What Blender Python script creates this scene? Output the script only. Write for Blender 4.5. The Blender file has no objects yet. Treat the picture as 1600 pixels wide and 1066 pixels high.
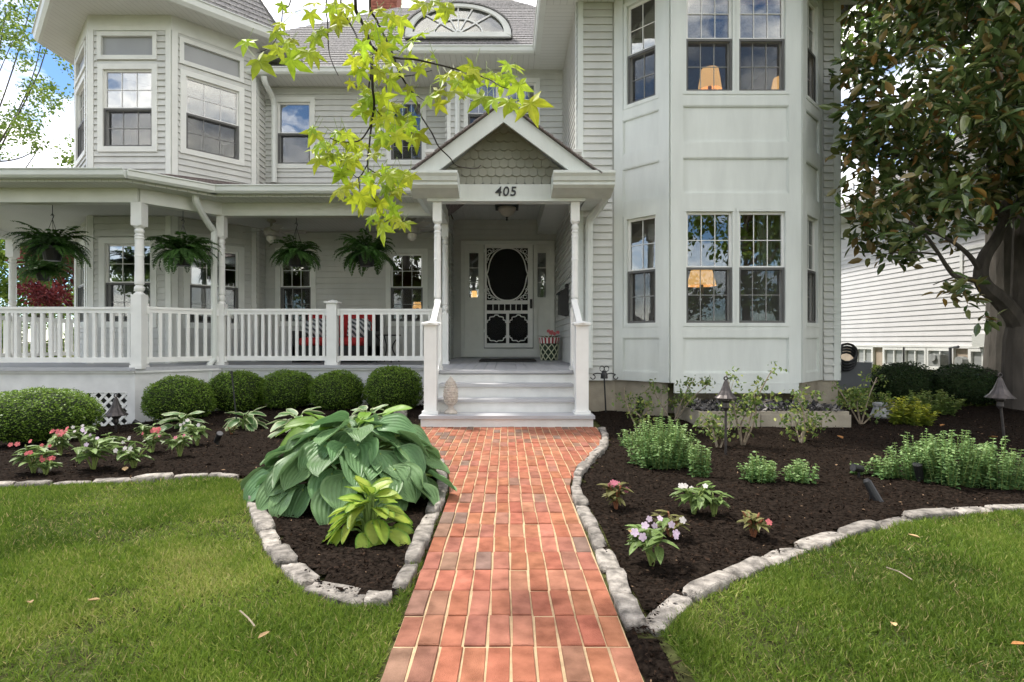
import bpy, bmesh, math, random
import numpy as np
from mathutils import Vector, Matrix, noise
random.seed(7); rng = np.random.default_rng(7)
S = bpy.context.scene
col = S.collection
R = math.radians
V = Vector

# ------------------------------------------------------------------ camera
FPX, CX, CY, CAMH = 870.0, 791.0, 534.0, 0.95
cam = bpy.data.cameras.new('camera'); camo = bpy.data.objects.new('camera', cam); col.objects.link(camo)
cam.sensor_width = 36.0; cam.lens = FPX / 1600 * 36
cam.shift_x = (800 - CX) / 1600; cam.shift_y = (CY - 533) / 1600
cam.clip_start = 0.05; cam.clip_end = 2000
camo.location = (0, 0, CAMH); camo.rotation_euler = (R(90), 0, 0)
S.camera = camo
# ------------------------------------------------------------------ sky, sun, exposure
SUN_EL, SUN_DIR = 60.0, (-0.80, 0.60)            # the sun stands high, to the left and behind the house
az = math.atan2(SUN_DIR[0], SUN_DIR[1])
world = bpy.data.worlds.new('World'); S.world = world; world.use_nodes = True
wn = world.node_tree.nodes; wl = world.node_tree.links
for n_ in list(wn): wn.remove(n_)
wo_ = wn.new('ShaderNodeOutputWorld'); bg = wn.new('ShaderNodeBackground'); bg.inputs['Strength'].default_value = 0.15
sky = wn.new('ShaderNodeTexSky'); sky.sky_type = 'NISHITA'; sky.sun_disc = False
sky.sun_elevation = R(SUN_EL); sky.sun_rotation = az; sky.altitude = 1500; sky.air_density = 1.0; sky.dust_density = 0.1; sky.ozone_density = 2.6
tc = wn.new('ShaderNodeTexCoord'); mp = wn.new('ShaderNodeMapping'); mp.inputs['Scale'].default_value = (1.0, 1.0, 2.2); mp.inputs['Location'].default_value = (20.2, 3.9, 5.1)
cn = wn.new('ShaderNodeTexNoise'); cn.inputs['Scale'].default_value = 2.6; cn.inputs['Detail'].default_value = 9; cn.inputs['Roughness'].default_value = 0.6
cr = wn.new('ShaderNodeValToRGB'); cr.color_ramp.elements[0].position = 0.44; cr.color_ramp.elements[1].position = 0.64; cr.color_ramp.elements[0].color = (.03,.03,.03,1)
cm = wn.new('ShaderNodeMix'); cm.data_type = 'RGBA'
cm.inputs['B'].default_value = (11.5, 10.7, 9.6, 1)
wl.new(tc.outputs['Generated'], mp.inputs['Vector']); wl.new(mp.outputs['Vector'], cn.inputs['Vector'])
wl.new(cn.outputs['Fac'], cr.inputs['Fac']); wl.new(cr.outputs['Color'], cm.inputs['Factor'])
hs_ = wn.new('ShaderNodeHueSaturation'); hs_.inputs['Saturation'].default_value = 1.25; hs_.inputs['Value'].default_value = .5; wl.new(sky.outputs['Color'], hs_.inputs['Color']); wl.new(hs_.outputs['Color'], cm.inputs['A']); wl.new(cm.outputs['Result'], bg.inputs['Color']); wl.new(bg.outputs['Background'], wo_.inputs['Surface'])
sl = bpy.data.lights.new('sun', 'SUN'); sl.energy = 2.0; sl.angle = R(5); sl.color = (1.0, 0.95, 0.87)
so = bpy.data.objects.new('sun', sl); col.objects.link(so); so.location = (-20, 15, 30)
ce = math.cos(R(SUN_EL))
so.rotation_euler = V((-SUN_DIR[0] * ce, -SUN_DIR[1] * ce, -math.sin(R(SUN_EL)))).to_track_quat('-Z', 'Y').to_euler()
S.view_settings.view_transform = 'Standard'; S.view_settings.look = 'None'; S.view_settings.gamma = 1
S.view_settings.exposure = 1.46; S.view_settings.use_curve_mapping = False

# ------------------------------------------------------------------ helpers
def P(px, py, Y): return V(((px - CX) * Y / FPX, Y, CAMH - (py - CY) * Y / FPX))
def sm(t): t = min(1, max(0, t)); return t * t * (3 - 2 * t)
def gz(x, y): return -0.2 * sm((-x - 3.2) / 2.6) * sm((y - 3.2) / 4) + 0.42 * sm((x - 4.4) / 3.4) * sm((y - 6) / 6)
def G(px, py):
    z = 0.0
    for _ in range(8):
        Y = (CAMH - z) * FPX / (py - CY); X = (px - CX) * Y / FPX; z = gz(X, Y)
    return V((X, Y, z))
WO = {}
def tag(o, label=None, cat=None, group=None, kind=None):
    if label: o['label'] = label
    if cat: o['category'] = cat
    if group: o['group'] = group
    if kind: o['kind'] = kind
    return o
def thing(name, loc, label, cat, group=None):
    o = bpy.data.objects.new(name, None); o.empty_display_size = 0.1; col.objects.link(o); o.location = loc; WO[o] = V(loc)
    return tag(o, label, cat, group)
def link(name, me, parent=None, M=None, loc=None):
    o = bpy.data.objects.new(name, me); col.objects.link(o)
    if parent is not None:
        o.parent = parent
    base = WO.get(parent, V((0, 0, 0)))
    if M is not None:
        o.matrix_basis = Matrix.Translation(-base) @ M
        WO[o] = M.to_translation()
    else:
        WO[o] = base.copy()
    return o
class MB:
    def __init__(s): s.v = []; s.f = []; s.m = []
    def add(s, vs, fs, mi=0):
        b = len(s.v); s.v += [tuple(v) for v in vs]
        for f in fs: s.f.append(tuple(i + b for i in f)); s.m.append(mi)
        return s
    def fr(s, o, a, b, c, mi=0):                 # parallelepiped: corner o, edges a b c
        o, a, b, c = V(o), V(a), V(b), V(c)
        vs = [o, o+a, o+a+b, o+b, o+c, o+a+c, o+a+b+c, o+b+c]
        fs = [(0,3,2,1),(4,5,6,7),(0,1,5,4),(1,2,6,5),(2,3,7,6),(3,0,4,7)]
        if a.cross(b).dot(c) < 0: fs = [f[::-1] for f in fs]
        return s.add(vs, fs, mi)
    def box(s, x0, x1, y0, y1, z0, z1, mi=0): return s.fr((x0,y0,z0),(x1-x0,0,0),(0,y1-y0,0),(0,0,z1-z0), mi)
    def tube(s, pts, r, n=6, mi=0, cap=True):
        pts = [V(p) for p in pts]
        rs = r if isinstance(r, (list, tuple)) else [r] * len(pts)
        vs = []; prev = None
        for i, p in enumerate(pts):
            t = (pts[min(i+1, len(pts)-1)] - pts[max(i-1, 0)])
            t = t.normalized() if t.length > 1e-9 else V((0,0,1))
            if prev is None:
                a = V((0,0,1)) if abs(t.z) < .9 else V((1,0,0)); prev = t.cross(a).normalized()
            prev = (prev - t * prev.dot(t)); prev = prev.normalized() if prev.length > 1e-6 else t.orthogonal().normalized()
            q = t.cross(prev)
            for k in range(n):
                an = 2*math.pi*k/n; vs.append(p + (prev*math.cos(an) + q*math.sin(an)) * rs[i])
        fs = [(i*n+k, i*n+(k+1)%n, (i+1)*n+(k+1)%n, (i+1)*n+k) for i in range(len(pts)-1) for k in range(n)]
        if cap: fs.append(tuple(range(n))[::-1]); fs.append(tuple((len(pts)-1)*n+k for k in range(n)))
        return s.add(vs, fs, mi)
    def lathe(s, prof, c=(0,0,0), n=16, mi=0, flute=0):
        c = V(c); vs = []
        for r, z in prof:
            for k in range(n):
                an = 2*math.pi*k/n; rr = r * (1 + (flute if k % 2 else -flute)); vs.append(c + V((rr*math.cos(an), rr*math.sin(an), z)))
        m = len(prof)
        fs = [(i*n+k, i*n+(k+1)%n, (i+1)*n+(k+1)%n, (i+1)*n+k) for i in range(m-1) for k in range(n)]
        fs.append(tuple(range(n))[::-1]); fs.append(tuple((m-1)*n+k for k in range(n)))
        return s.add(vs, fs, mi)
    def prism(s, poly, o, a, b, c, mi=0):        # polygon (a,b) extruded along vector c
        o, a, b, c = V(o), V(a), V(b), V(c); n = len(poly)
        bot = [o + a*p[0] + b*p[1] for p in poly]; top = [q + c for q in bot]
        fs = [tuple(range(n))[::-1], tuple(range(n, 2*n))] + [(i, (i+1)%n, n+(i+1)%n, n+i) for i in range(n)]
        if a.cross(b).dot(c) < 0: fs = [f[::-1] for f in fs]
        return s.add(bot + top, fs, mi)
    def strip(s, pts, w, o, a, b, c, closed=False, mi=0):   # flat band of width w following 2D pts, extruded by c
        n = len(pts); L = []; Rr = []
        for i in range(n):
            p0 = V(pts[(i-1) % n] if closed else pts[max(i-1,0)]); p1 = V(pts[(i+1) % n] if closed else pts[min(i+1,n-1)])
            t = (p1 - p0).normalized(); q = V((-t.y, t.x)) * w/2; p = V(pts[i]); L.append(p+q); Rr.append(p-q)
        for i in range(n if closed else n-1):
            j = (i+1) % n; s.prism([L[i], Rr[i], Rr[j], L[j]], o, a, b, c, mi)
        return s
    def mesh(s, name, mats, off=V((0,0,0)), smooth=False):
        me = bpy.data.meshes.new(name)
        me.from_pydata([(v[0]-off[0], v[1]-off[1], v[2]-off[2]) for v in s.v], [], s.f)
        if not isinstance(mats, (list, tuple)): mats = [mats]
        for m in mats: me.materials.append(m)
        if len(mats) > 1: me.polygons.foreach_set('material_index', s.m)
        if smooth: me.polygons.foreach_set('use_smooth', [True]*len(s.f))
        me.update(); return me
    def build(s, name, mats, parent=None, smooth=False):
        return link(name, s.mesh(name, mats, WO.get(parent, V((0,0,0))), smooth), parent)
def bez(pts, n=6):                               # Catmull-Rom through points
    pts = [V(p) for p in pts]; out = []
    for i in range(len(pts)-1):
        a = pts[max(i-1,0)]; b = pts[i]; c = pts[i+1]; d = pts[min(i+2,len(pts)-1)]
        for k in range(n):
            t = k/n; out.append(.5*((2*b)+(c-a)*t+(2*a-5*b+4*c-d)*t*t+(-a+3*b-3*c+d)*t**3))
    return out + [pts[-1]]
def npmesh(name, verts, quads, mat, tint=None, nper=4, smooth=False):
    me = bpy.data.meshes.new(name); nv = len(verts); nf = len(quads)
    me.vertices.add(nv); me.vertices.foreach_set('co', np.asarray(verts, dtype=np.float32).ravel())
    me.loops.add(nf*nper); me.loops.foreach_set('vertex_index', np.asarray(quads, dtype=np.int32).ravel())
    me.polygons.add(nf); me.polygons.foreach_set('loop_start', np.arange(nf, dtype=np.int32)*nper)
    me.update(calc_edges=True)
    if tint is not None:
        a = me.attributes.new('tint', 'FLOAT', 'POINT'); a.data.foreach_set('value', np.asarray(tint, dtype=np.float32))
    for m in (mat if isinstance(mat, (list, tuple)) else [mat]): me.materials.append(m)
    if smooth: me.polygons.foreach_set('use_smooth', [True]*nf)
    return me
def nrm(a): return a / np.maximum(np.linalg.norm(a, axis=1, keepdims=True), 1e-9)
def leafmesh(name, pos, d, up, L, W, tint, mat, fold=0.25, droop=0.15, full=False):
    """joined leaves: base, two shoulders, tip"""
    pos = np.asarray(pos); N = len(pos); d = nrm(np.asarray(d)); s_ = nrm(np.cross(d, np.asarray(up))); n_ = np.cross(s_, d)
    L = np.broadcast_to(np.asarray(L).reshape(-1,1), (N,1)); W = np.broadcast_to(np.asarray(W).reshape(-1,1), (N,1))
    mid = pos + d*L*0.45
    if full:                                                         # six-point leaf folded along its midrib
        a_, b_ = pos + d*L*.30, pos + d*L*.68 - n_*L*droop*.4
        v = np.stack([pos, a_ + s_*W*.46 + n_*W*fold*.8, b_ + s_*W*.40 + n_*W*fold, pos + d*L - n_*L*droop, b_ - s_*W*.40 + n_*W*fold, a_ - s_*W*.46 + n_*W*fold*.8], 1).reshape(-1,3)
        q = (np.arange(N)[:,None]*6 + np.array([0,1,2,3,0,3,4,5])[None]).reshape(-1,4)
        return npmesh(name, v, q, mat, np.repeat(np.asarray(tint), 6))
    v = np.stack([pos, mid + s_*W*.5 + n_*W*fold, pos + d*L - n_*L*droop, mid - s_*W*.5 + n_*W*fold], 1).reshape(-1,3)
    q = (np.arange(N)[:,None]*4 + np.array([0,1,2,3])[None]).reshape(-1)
    return npmesh(name, v, q.reshape(-1,4), mat, np.repeat(np.asarray(tint), 4))
def rdir(n): return nrm(rng.normal(size=(n,3)))
def shade(o, flat=False):
    o.data.polygons.foreach_set('use_smooth', [not flat]*len(o.data.polygons)); return o

# ------------------------------------------------------------------ materials
def mat(name, c, rough=.6, var=.12, scale=6, bump=0, bscale=60, spec=.3, c2=None, rnd=0, metal=0, transl=0, tint=None, detail=4, stretch=None, emis=0, rhue=0, world=False):
    m = bpy.data.materials.new(name); m.use_nodes = True; N = m.node_tree.nodes; L = m.node_tree.links
    b = N['Principled BSDF']; out = N['Material Output']
    b.inputs['Roughness'].default_value = rough; b.inputs['Specular IOR Level'].default_value = spec; b.inputs['Metallic'].default_value = metal
    t = N.new('ShaderNodeTexCoord'); vec = t.outputs['Object']
    if world: vec = N.new('ShaderNodeNewGeometry').outputs['Position']
    if stretch:
        mpn = N.new('ShaderNodeMapping'); mpn.inputs['Scale'].default_value = stretch; L.new(vec, mpn.inputs['Vector']); vec = mpn.outputs['Vector']
    ns = N.new('ShaderNodeTexNoise'); ns.inputs['Scale'].default_value = scale; ns.inputs['Detail'].default_value = detail; L.new(vec, ns.inputs['Vector'])
    mx = N.new('ShaderNodeMix'); mx.data_type = 'RGBA'
    A = [x*(1-var) for x in c]; B = [min(1, x*(1+var)) for x in (c2 or c)]
    mx.inputs['A'].default_value = (*A, 1); mx.inputs['B'].default_value = (*B, 1)
    rp = N.new('ShaderNodeMapRange'); rp.inputs['From Min'].default_value = .3; rp.inputs['From Max'].default_value = .7
    L.new(ns.outputs['Fac'], rp.inputs['Value'])
    L.new(rp.outputs['Result'], mx.inputs['Factor']); cout = mx.outputs['Result']
    if tint:
        at = N.new('ShaderNodeAttribute'); at.attribute_name = 'tint'
        cr_ = N.new('ShaderNodeValToRGB'); cr_.color_ramp.elements.remove(cr_.color_ramp.elements[1])
        for i, (p_, cc) in enumerate(tint):
            e = cr_.color_ramp.elements[0] if i == 0 else cr_.color_ramp.elements.new(p_)
            e.position = p_; e.color = (*cc, 1)
        L.new(at.outputs['Fac'], cr_.inputs['Fac'])
        m2 = N.new('ShaderNodeMix'); m2.data_type = 'RGBA'; m2.blend_type = 'MULTIPLY'; m2.inputs['Factor'].default_value = 1
        gm = N.new('ShaderNodeMix'); gm.data_type = 'RGBA'; gm.inputs['A'].default_value = (1-var,)*3 + (1,); gm.inputs['B'].default_value = (1+var,)*3 + (1,)
        L.new(rp.outputs['Result'], gm.inputs['Factor'])
        L.new(cr_.outputs['Color'], m2.inputs['A']); L.new(gm.outputs['Result'], m2.inputs['B']); cout = m2.outputs['Result']
    if rnd or rhue:
        oi = N.new('ShaderNodeObjectInfo'); hs = N.new('ShaderNodeHueSaturation'); mr = N.new('ShaderNodeMapRange')
        mr.inputs['To Min'].default_value = 1-rnd; mr.inputs['To Max'].default_value = 1+rnd
        L.new(oi.outputs['Random'], mr.inputs['Value']); L.new(mr.outputs['Result'], hs.inputs['Value']); L.new(cout, hs.inputs['Color'])
        if rhue:
            m3 = N.new('ShaderNodeMath'); m3.operation = 'MULTIPLY'; m3.inputs[1].default_value = 7.31; fr_ = N.new('ShaderNodeMath'); fr_.operation = 'FRACT'
            L.new(oi.outputs['Random'], m3.inputs[0]); L.new(m3.outputs[0], fr_.inputs[0])
            mh = N.new('ShaderNodeMapRange'); mh.inputs['To Min'].default_value = .5-rhue; mh.inputs['To Max'].default_value = .5+rhue
            L.new(fr_.outputs[0], mh.inputs['Value']); L.new(mh.outputs['Result'], hs.inputs['Hue'])
        cout = hs.outputs['Color']
    L.new(cout, b.inputs['Base Color'])
    if bump:
        nb = N.new('ShaderNodeTexNoise'); nb.inputs['Scale'].default_value = bscale; nb.inputs['Detail'].default_value = 5; L.new(vec, nb.inputs['Vector'])
        bp = N.new('ShaderNodeBump'); bp.inputs['Strength'].default_value = bump; bp.inputs['Distance'].default_value = .01
        L.new(nb.outputs['Fac'], bp.inputs['Height']); L.new(bp.outputs['Normal'], b.inputs['Normal'])
    if transl:
        tr = N.new('ShaderNodeBsdfTranslucent'); ms = N.new('ShaderNodeMixShader'); ms.inputs['Fac'].default_value = transl
        L.new(cout, tr.inputs['Color']); L.new(b.outputs['BSDF'], ms.inputs[1]); L.new(tr.outputs['BSDF'], ms.inputs[2]); L.new(ms.outputs['Shader'], out.inputs['Surface'])
    if emis:
        L.new(cout, b.inputs['Emission Color']); b.inputs['Emission Strength'].default_value = emis
    return m
def glassmat(name, refl=.12, tintc=(.85,.9,.88), rough=0.0, dark=1.0):
    m = bpy.data.materials.new(name); m.use_nodes = True; N = m.node_tree.nodes; L = m.node_tree.links
    N.remove(N['Principled BSDF']); out = N['Material Output']
    t = N.new('ShaderNodeBsdfTransparent'); t.inputs['Color'].default_value = (*[x*dark for x in tintc], 1)
    g = N.new('ShaderNodeBsdfGlossy'); g.inputs['Roughness'].default_value = rough
    fr_ = N.new('ShaderNodeFresnel'); fr_.inputs['IOR'].default_value = 1.5
    ad = N.new('ShaderNodeMath'); ad.operation = 'ADD'; ad.inputs[1].default_value = refl; ad.use_clamp = True; L.new(fr_.outputs['Fac'], ad.inputs[0])
    tc_ = N.new('ShaderNodeTexCoord'); nb = N.new('ShaderNodeTexNoise'); nb.inputs['Scale'].default_value = 2.2; L.new(tc_.outputs['Object'], nb.inputs['Vector'])
    bp = N.new('ShaderNodeBump'); bp.inputs['Strength'].default_value = .03; bp.inputs['Distance'].default_value = .05; L.new(nb.outputs['Fac'], bp.inputs['Height']); L.new(bp.outputs['Normal'], g.inputs['Normal'])
    ms = N.new('ShaderNodeMixShader'); L.new(ad.outputs[0], ms.inputs['Fac']); L.new(t.outputs['BSDF'], ms.inputs[1]); L.new(g.outputs['BSDF'], ms.inputs[2])
    L.new(ms.outputs['Shader'], out.inputs['Surface']); return m
def screenmat(name, op=.5, c=(.03,.03,.03)):
    m = bpy.data.materials.new(name); m.use_nodes = True; N = m.node_tree.nodes; L = m.node_tree.links
    b = N['Principled BSDF']; b.inputs['Base Color'].default_value = (*c,1); b.inputs['Roughness'].default_value = .8
    t = N.new('ShaderNodeBsdfTransparent'); ms = N.new('ShaderNodeMixShader'); ms.inputs['Fac'].default_value = op
    L.new(t.outputs['BSDF'], ms.inputs[1]); L.new(b.outputs['BSDF'], ms.inputs[2]); L.new(ms.outputs['Shader'], N['Material Output'].inputs['Surface']); return m
M = {}
M['siding'] = mat('vinyl_siding', (.59,.595,.56), .55, .06, 3, .08, 90, rnd=.02, stretch=(1.5,1.5,.5), detail=7)
M['trim'] = mat('white_trim', (.735,.745,.70), .5, .06, 4, .05, 40, detail=7)
M['bay'] = mat('bay_paint', (.68,.71,.67), .5, .06, 4, .10, 30, stretch=(2,2,.35), detail=8)
M['rail'] = mat('white_vinyl', (.82,.82,.79), .4, .05, 5, detail=7)
M['tread'] = mat('grey_tread', (.45,.455,.47), .55, .08, 5, .1, 50, stretch=(1,6,6))
M['riser'] = mat('white_riser', (.74,.74,.72), .5, .08, 6, .06, 30, detail=8)
M['soffit'] = mat('soffit_vinyl', (.68,.69,.655), .5, .04, 3)
M['gutter'] = mat('gutter_metal', (.70,.725,.685), .4, .05, 3, spec=.4)
M['roof'] = mat('asphalt_shingle', (.17,.165,.16), .9, .35, 30, .6, 120, c2=(.27,.26,.255))
M['roofp'] = mat('porch_shingle', (.15,.125,.12), .9, .4, 35, .6, 120, c2=(.27,.23,.22))
M['scallop'] = mat('scallop_shingle', (.335,.335,.28), .6, .05, 8, .1, 80, rnd=.04)
M['concrete'] = mat('concrete', (.36,.32,.25), .85, .2, 5, .4, 50)
M['stone'] = mat('limestone', (.19,.172,.150), .88, .42, 22, 1.0, 130, c2=(.325,.295,.26), rnd=.25, world=True, detail=8)
M['glass'] = glassmat('window_glass', .13)
M['glass2'] = glassmat('upper_window_glass', .30)
M['frost'] = mat('grey_shade', (.30,.31,.31), .35, .06, 3, spec=.6)
M['dark'] = mat('dark_frame', (.12,.12,.115), .5, .05, 5)
M['screen'] = screenmat('insect_screen', .24, (.05,.05,.05))
M['black'] = mat('black_metal', (.015,.015,.016), .45, .1, 9, spec=.5)
M['bronze'] = mat('weathered_bronze', (.075,.065,.062), .45, .3, 20, .2, 60, metal=.5, spec=.5)
M['interior'] = mat('interior_wall', (.20,.13,.08), .9, .1, 2)
M['intfloor'] = mat('interior_floor', (.10,.06,.035), .6, .2, 4)
M['curtain'] = mat('curtain_cloth', (.55,.56,.50), .9, .1, 6, transl=.3)
M['bark'] = mat('bark', (.085,.072,.06), .9, .35, 8, .8, 30, stretch=(1,1,.25))
M['barkgrey'] = mat('grey_bark', (.10,.09,.078), .9, .3, 8, .8, 30, stretch=(1,1,.3))
M['twig'] = mat('twig_bark', (.03,.024,.02), .8, .3, 30)
M['twigpale'] = mat('pale_twig', (.28,.23,.17), .8, .3, 30)
M['mulch'] = mat('mulch', (.009,.0070,.0055), .95, .5, 45, 1.0, 90, spec=.02, c2=(.021,.0155,.012), detail=8)
M['chips'] = mat('mulch_chip', (.03,.02,.014), .95, .3, 5, spec=.04, tint=[(0,(.006,.004,.003)),(.6,(.020,.013,.009)),(.93,(.05,.031,.021)),(1,(.24,.16,.10))])
M['soil'] = mat('lawn_soil', (.042,.036,.018), .95, .5, 22, 1.0, 70, c2=(.075,.085,.030), spec=.05, detail=8)
M['grass'] = mat('grass_blade', (.1,.1,.1), .55, .12, 1.6, tint=[(0,(.062,.115,.012)),(.5,(.16,.25,.03)),(.85,(.29,.36,.065)),(.95,(.48,.42,.18)),(1,(.54,.40,.22))], transl=.4)
# ================================================================== ground
def xs_(a, b, fine0, fine1, step):
    t = [fine0]
    while t[-1] < fine1: t.append(t[-1] + step)
    lo = [fine0 - d for d in (1,3,7,15,30,60,120,250) if fine0 - d > a][::-1]; hi = [t[-1] + d for d in (1,3,7,15,30,60,120,250) if t[-1] + d < b]
    return [a] + lo + t + hi + [b]
gx = xs_(-400, 400, -10, 12, .25); gy = xs_(-400, 600, -2, 16, .25)
mb = MB()
mb.v = [(x, y, gz(x, y) + (.012*noise.noise(V((x*1.3, y*1.3, 0))) if abs(x) < 12 and y < 5 else 0) - .012) for y in gy for x in gx]
nx = len(gx)
mb.f = [(j*nx+i, j*nx+i+1, (j+1)*nx+i+1, (j+1)*nx+i) for j in range(len(gy)-1) for i in range(nx-1)]; mb.m = [0]*len(mb.f)
tag(mb.build('ground', M['soil'], smooth=True), kind='structure')

# ---- outlines of the beds, read off the photograph and laid on the ground
def poly_w(pts): return [(G(*p).x, G(*p).y) for p in pts]
LB = [(-420,783),(-150,768),(0,761),(85,757),(200,752),(262,747),(330,743),(372,747),(390,757),(398,785),(406,812),(419,838),(430,862),(460,894),(499,925),(540,938),(612,938)]
LW = [(634,912),(650,866),(663,833),(672,803)]
left_border = poly_w(LB); left_walk = [(-.402,2.12),(-.402,3.4),(-.445,3.9),(-.595,4.6),(-.805,5.3),(-.97,5.9)]
RW = [(940,672),(946,684),(945,697),(934,712),(918,726),(905,742),(899,760),(905,785),(919,815),(934,850),(955,888),(972,930),(992,985)]
RB = [(1012,985),(1040,955),(1100,918),(1165,892),(1220,868),(1275,849),(1335,832),(1395,815),(1455,805),(1520,799),(1600,795),(1760,790)]
right_walk = poly_w(RW); right_border = poly_w(RB)
left_poly = left_border + left_walk + [(-.97,6.3),(-.9,8.3),(-4.3,8.3),(-5.1,7.5),(-11,7.5)]
right_poly = right_walk + [(.34,1.83), (.34,1.15), (.60,1.15), (G(1066,1055).x, G(1066,1055).y), (G(1034,1002).x, G(1034,1002).y)] + right_border + [(6.3,3.5),(7.4,5.2),(7.2,7.6),(4.6,8.0),(4.5,7.5),(3.6,7.0),(2.1,7.0),(1.5,7.6),(.98,7.6),(1.05,6.05)]
def inpoly(x, y, poly):
    x = np.asarray(x); y = np.asarray(y); r = np.zeros(x.shape, bool); n = len(poly)
    for i in range(n):
        x0, y0 = poly[i]; x1, y1 = poly[(i+1) % n]
        if y0 == y1: continue
        c = ((y0 > y) != (y1 > y)) & (x < (x1-x0)*(y-y0)/(y1-y0)+x0); r ^= c
    return r
def gzv(x, y): return np.array([gz(a, b) for a, b in zip(x, y)])
def bedz(x, y):
    if y < 3.2 and -.37 < x < .405: return -.03
    return gz(x, y) + .006 + .018*noise.noise(V((x*2.3, y*2.3, 3))) + .012*noise.noise(V((x*7, y*7, 5)))
def mulch_bed(name, poly, step=.06):
    xs = np.arange(min(p[0] for p in poly)-.1, max(p[0] for p in poly)+.1, step); ys = np.arange(min(p[1] for p in poly)-.1, max(p[1] for p in poly)+.1, step)
    XX, YY = np.meshgrid(xs, ys); ins = inpoly(XX, YY, poly); idx = -np.ones(XX.shape, int); m = MB()
    cell = ins[:-1,:-1] & ins[1:,:-1] & ins[:-1,1:] & ins[1:,1:]
    need = np.zeros(XX.shape, bool)
    for a in (0,1):
        for b in (0,1): need[a:XX.shape[0]-1+a, b:XX.shape[1]-1+b] |= cell
    k = 0
    for j, i in zip(*np.nonzero(need)):
        idx[j,i] = k; k += 1; x, y = XX[j,i], YY[j,i]; m.v.append((x, y, bedz(x, y)))
    for j, i in zip(*np.nonzero(cell)): m.f.append((idx[j,i], idx[j,i+1], idx[j+1,i+1], idx[j+1,i])); m.m.append(0)
    o = m.build(name, M['mulch'], smooth=True); tag(o, kind='structure')
    n = 42000; pts = []
    x0, x1, y0, y1 = xs[0], xs[-1], ys[0], ys[-1]
    u = rng.random(n*6); yy = y0*(y1/y0)**u; xx = rng.uniform(x0, x1, n*6)
    vis = inpoly(xx, yy, poly) & (np.abs(xx/yy) < 1.05) & ~((yy < 3.2) & (xx > -.37) & (xx < .40)); xx, yy = xx[vis][:n], yy[vis][:n]
    zz = np.array([bedz(a, b) for a, b in zip(xx, yy)]) + rng.uniform(.0,.012,len(xx)); N = len(xx)
    d = rng.normal(size=(N,3)); d[:,2] *= .35; up = rng.normal(size=(N,3))*.5; up[:,2] += 1
    L = rng.uniform(.006,.022,N); L[rng.random(N) > .96] *= 2.2; t = rng.random(N)**1.0; t[rng.random(N) > .995] = 1.0; t = np.where(t < .99, t*.9, t)
    me = leafmesh('mulch_chips', np.stack([xx,yy,zz],1), d, up, L, L*rng.uniform(.2,.6,N), t, M['chips'], .05, .05)
    tag(link('mulch_chips', me, o), kind='stuff')
    return o
mulch_bed('mulch_bed', left_poly)
mulch_bed('mulch_bed', right_poly)

# ================================================================== brick walk
BW, BL = .0735, .191
def xl(y): return float(np.interp(y, [1.2,3.4,3.9,4.6,5.3,6.1], [-.352,-.352,-.40,-.55,-.76,-.95]))
rwp = sorted([(y, x) for x, y in right_walk])
def xr(y): return float(np.interp(y, [1.2, 3.3] + [p[0] for p in rwp if p[0] > 3.3] , [.383, .395] + [max(.40, p[1]-.035) for p in rwp if p[0] > 3.3]))
brickcols = [(.262,.086,.044),(.275,.096,.050),(.26,.10,.058),(.24,.092,.055),(.19,.10,.066),(.16,.098,.072),(.285,.112,.066),(.22,.096,.06),(.27,.088,.044)]
M['bricks'] = [mat('paver_brick_%s' % n, c, .88, .20, 14, .55, 300, c2=tuple(min(1, x*1.28+.02) for x in c), rnd=.10, detail=13, world=True, rhue=.008) for n, c in zip('abcdefghi', brickcols)]
M['mortar'] = mat('sand_mortar', (.48,.35,.21), .95, .2, 25, .4, 150)
mb = MB(); yy = 1.0
yy = .9
while yy < 6.12:
    y2 = min(yy+.1, 6.12); mb.fr((xl(yy)+.005, yy, -.05), (xr(yy)-xl(yy)-.01,0,0), (0,y2-yy,0), (0,0,.062)); yy = y2
walk = tag(mb.build('walkway', M['mortar']), kind='structure')
def brickverts(q, z0, z1, bev=.003):
    c = sum((V((p[0],p[1],0)) for p in q), V((0,0,0)))/4
    ins = [V((p[0],p[1],0)) + (c - V((p[0],p[1],0))).normalized()*bev*1.4 for p in q]
    vs = [(p[0],p[1],z0) for p in q] + [(p[0],p[1],z1-bev) for p in q] + [(p.x,p.y,z1) for p in ins]
    fs = [(i,(i+1)%4,4+(i+1)%4,4+i) for i in range(4)] + [(4+i,4+(i+1)%4,8+(i+1)%4,8+i) for i in range(4)] + [(8,9,10,11)]
    return vs, fs
cells = []
row = 0; y0 = .944
while y0 < 6.09:
    y1 = min(y0+BL, 6.095)
    if y1 - y0 < .03: break
    for c in range(-14, 18):
        xa = -.352 + c*BW + (.002*math.sin(row*2.1+c)); xb = xa+BW
        a0, b0, a1, b1 = max(xa, xl(y0)), min(xb, xr(y0)), max(xa, xl(y1)), min(xb, xr(y1))
        if b0-a0 < .012 and b1-a1 < .012: continue
        b0 = max(b0, a0+.006); b1 = max(b1, a1+.006)
        g, h = .0042, .0036
        q = [(a0+g,y0+h),(max(b0-g,a0+g+.004),y0+h),(max(b1-g,a1+g+.004),y1-h),(a1+g,y1-h)]
        cells.append((q, row, c))
    y0 += BL; row += 1
cells.sort(key=lambda t: t[0][0][1])
shared = {}
def brickcol(row, c):
    t = noise.random(); t = random.random()
    return 0 if t < .2 else 1 if t < .38 else 2 if t < .50 else 3 if t < .61 else 4 if t < .68 else 5 if t < .715 else 6 if t < .83 else 7 if t < .89 else 8
rest = MB()
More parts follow.
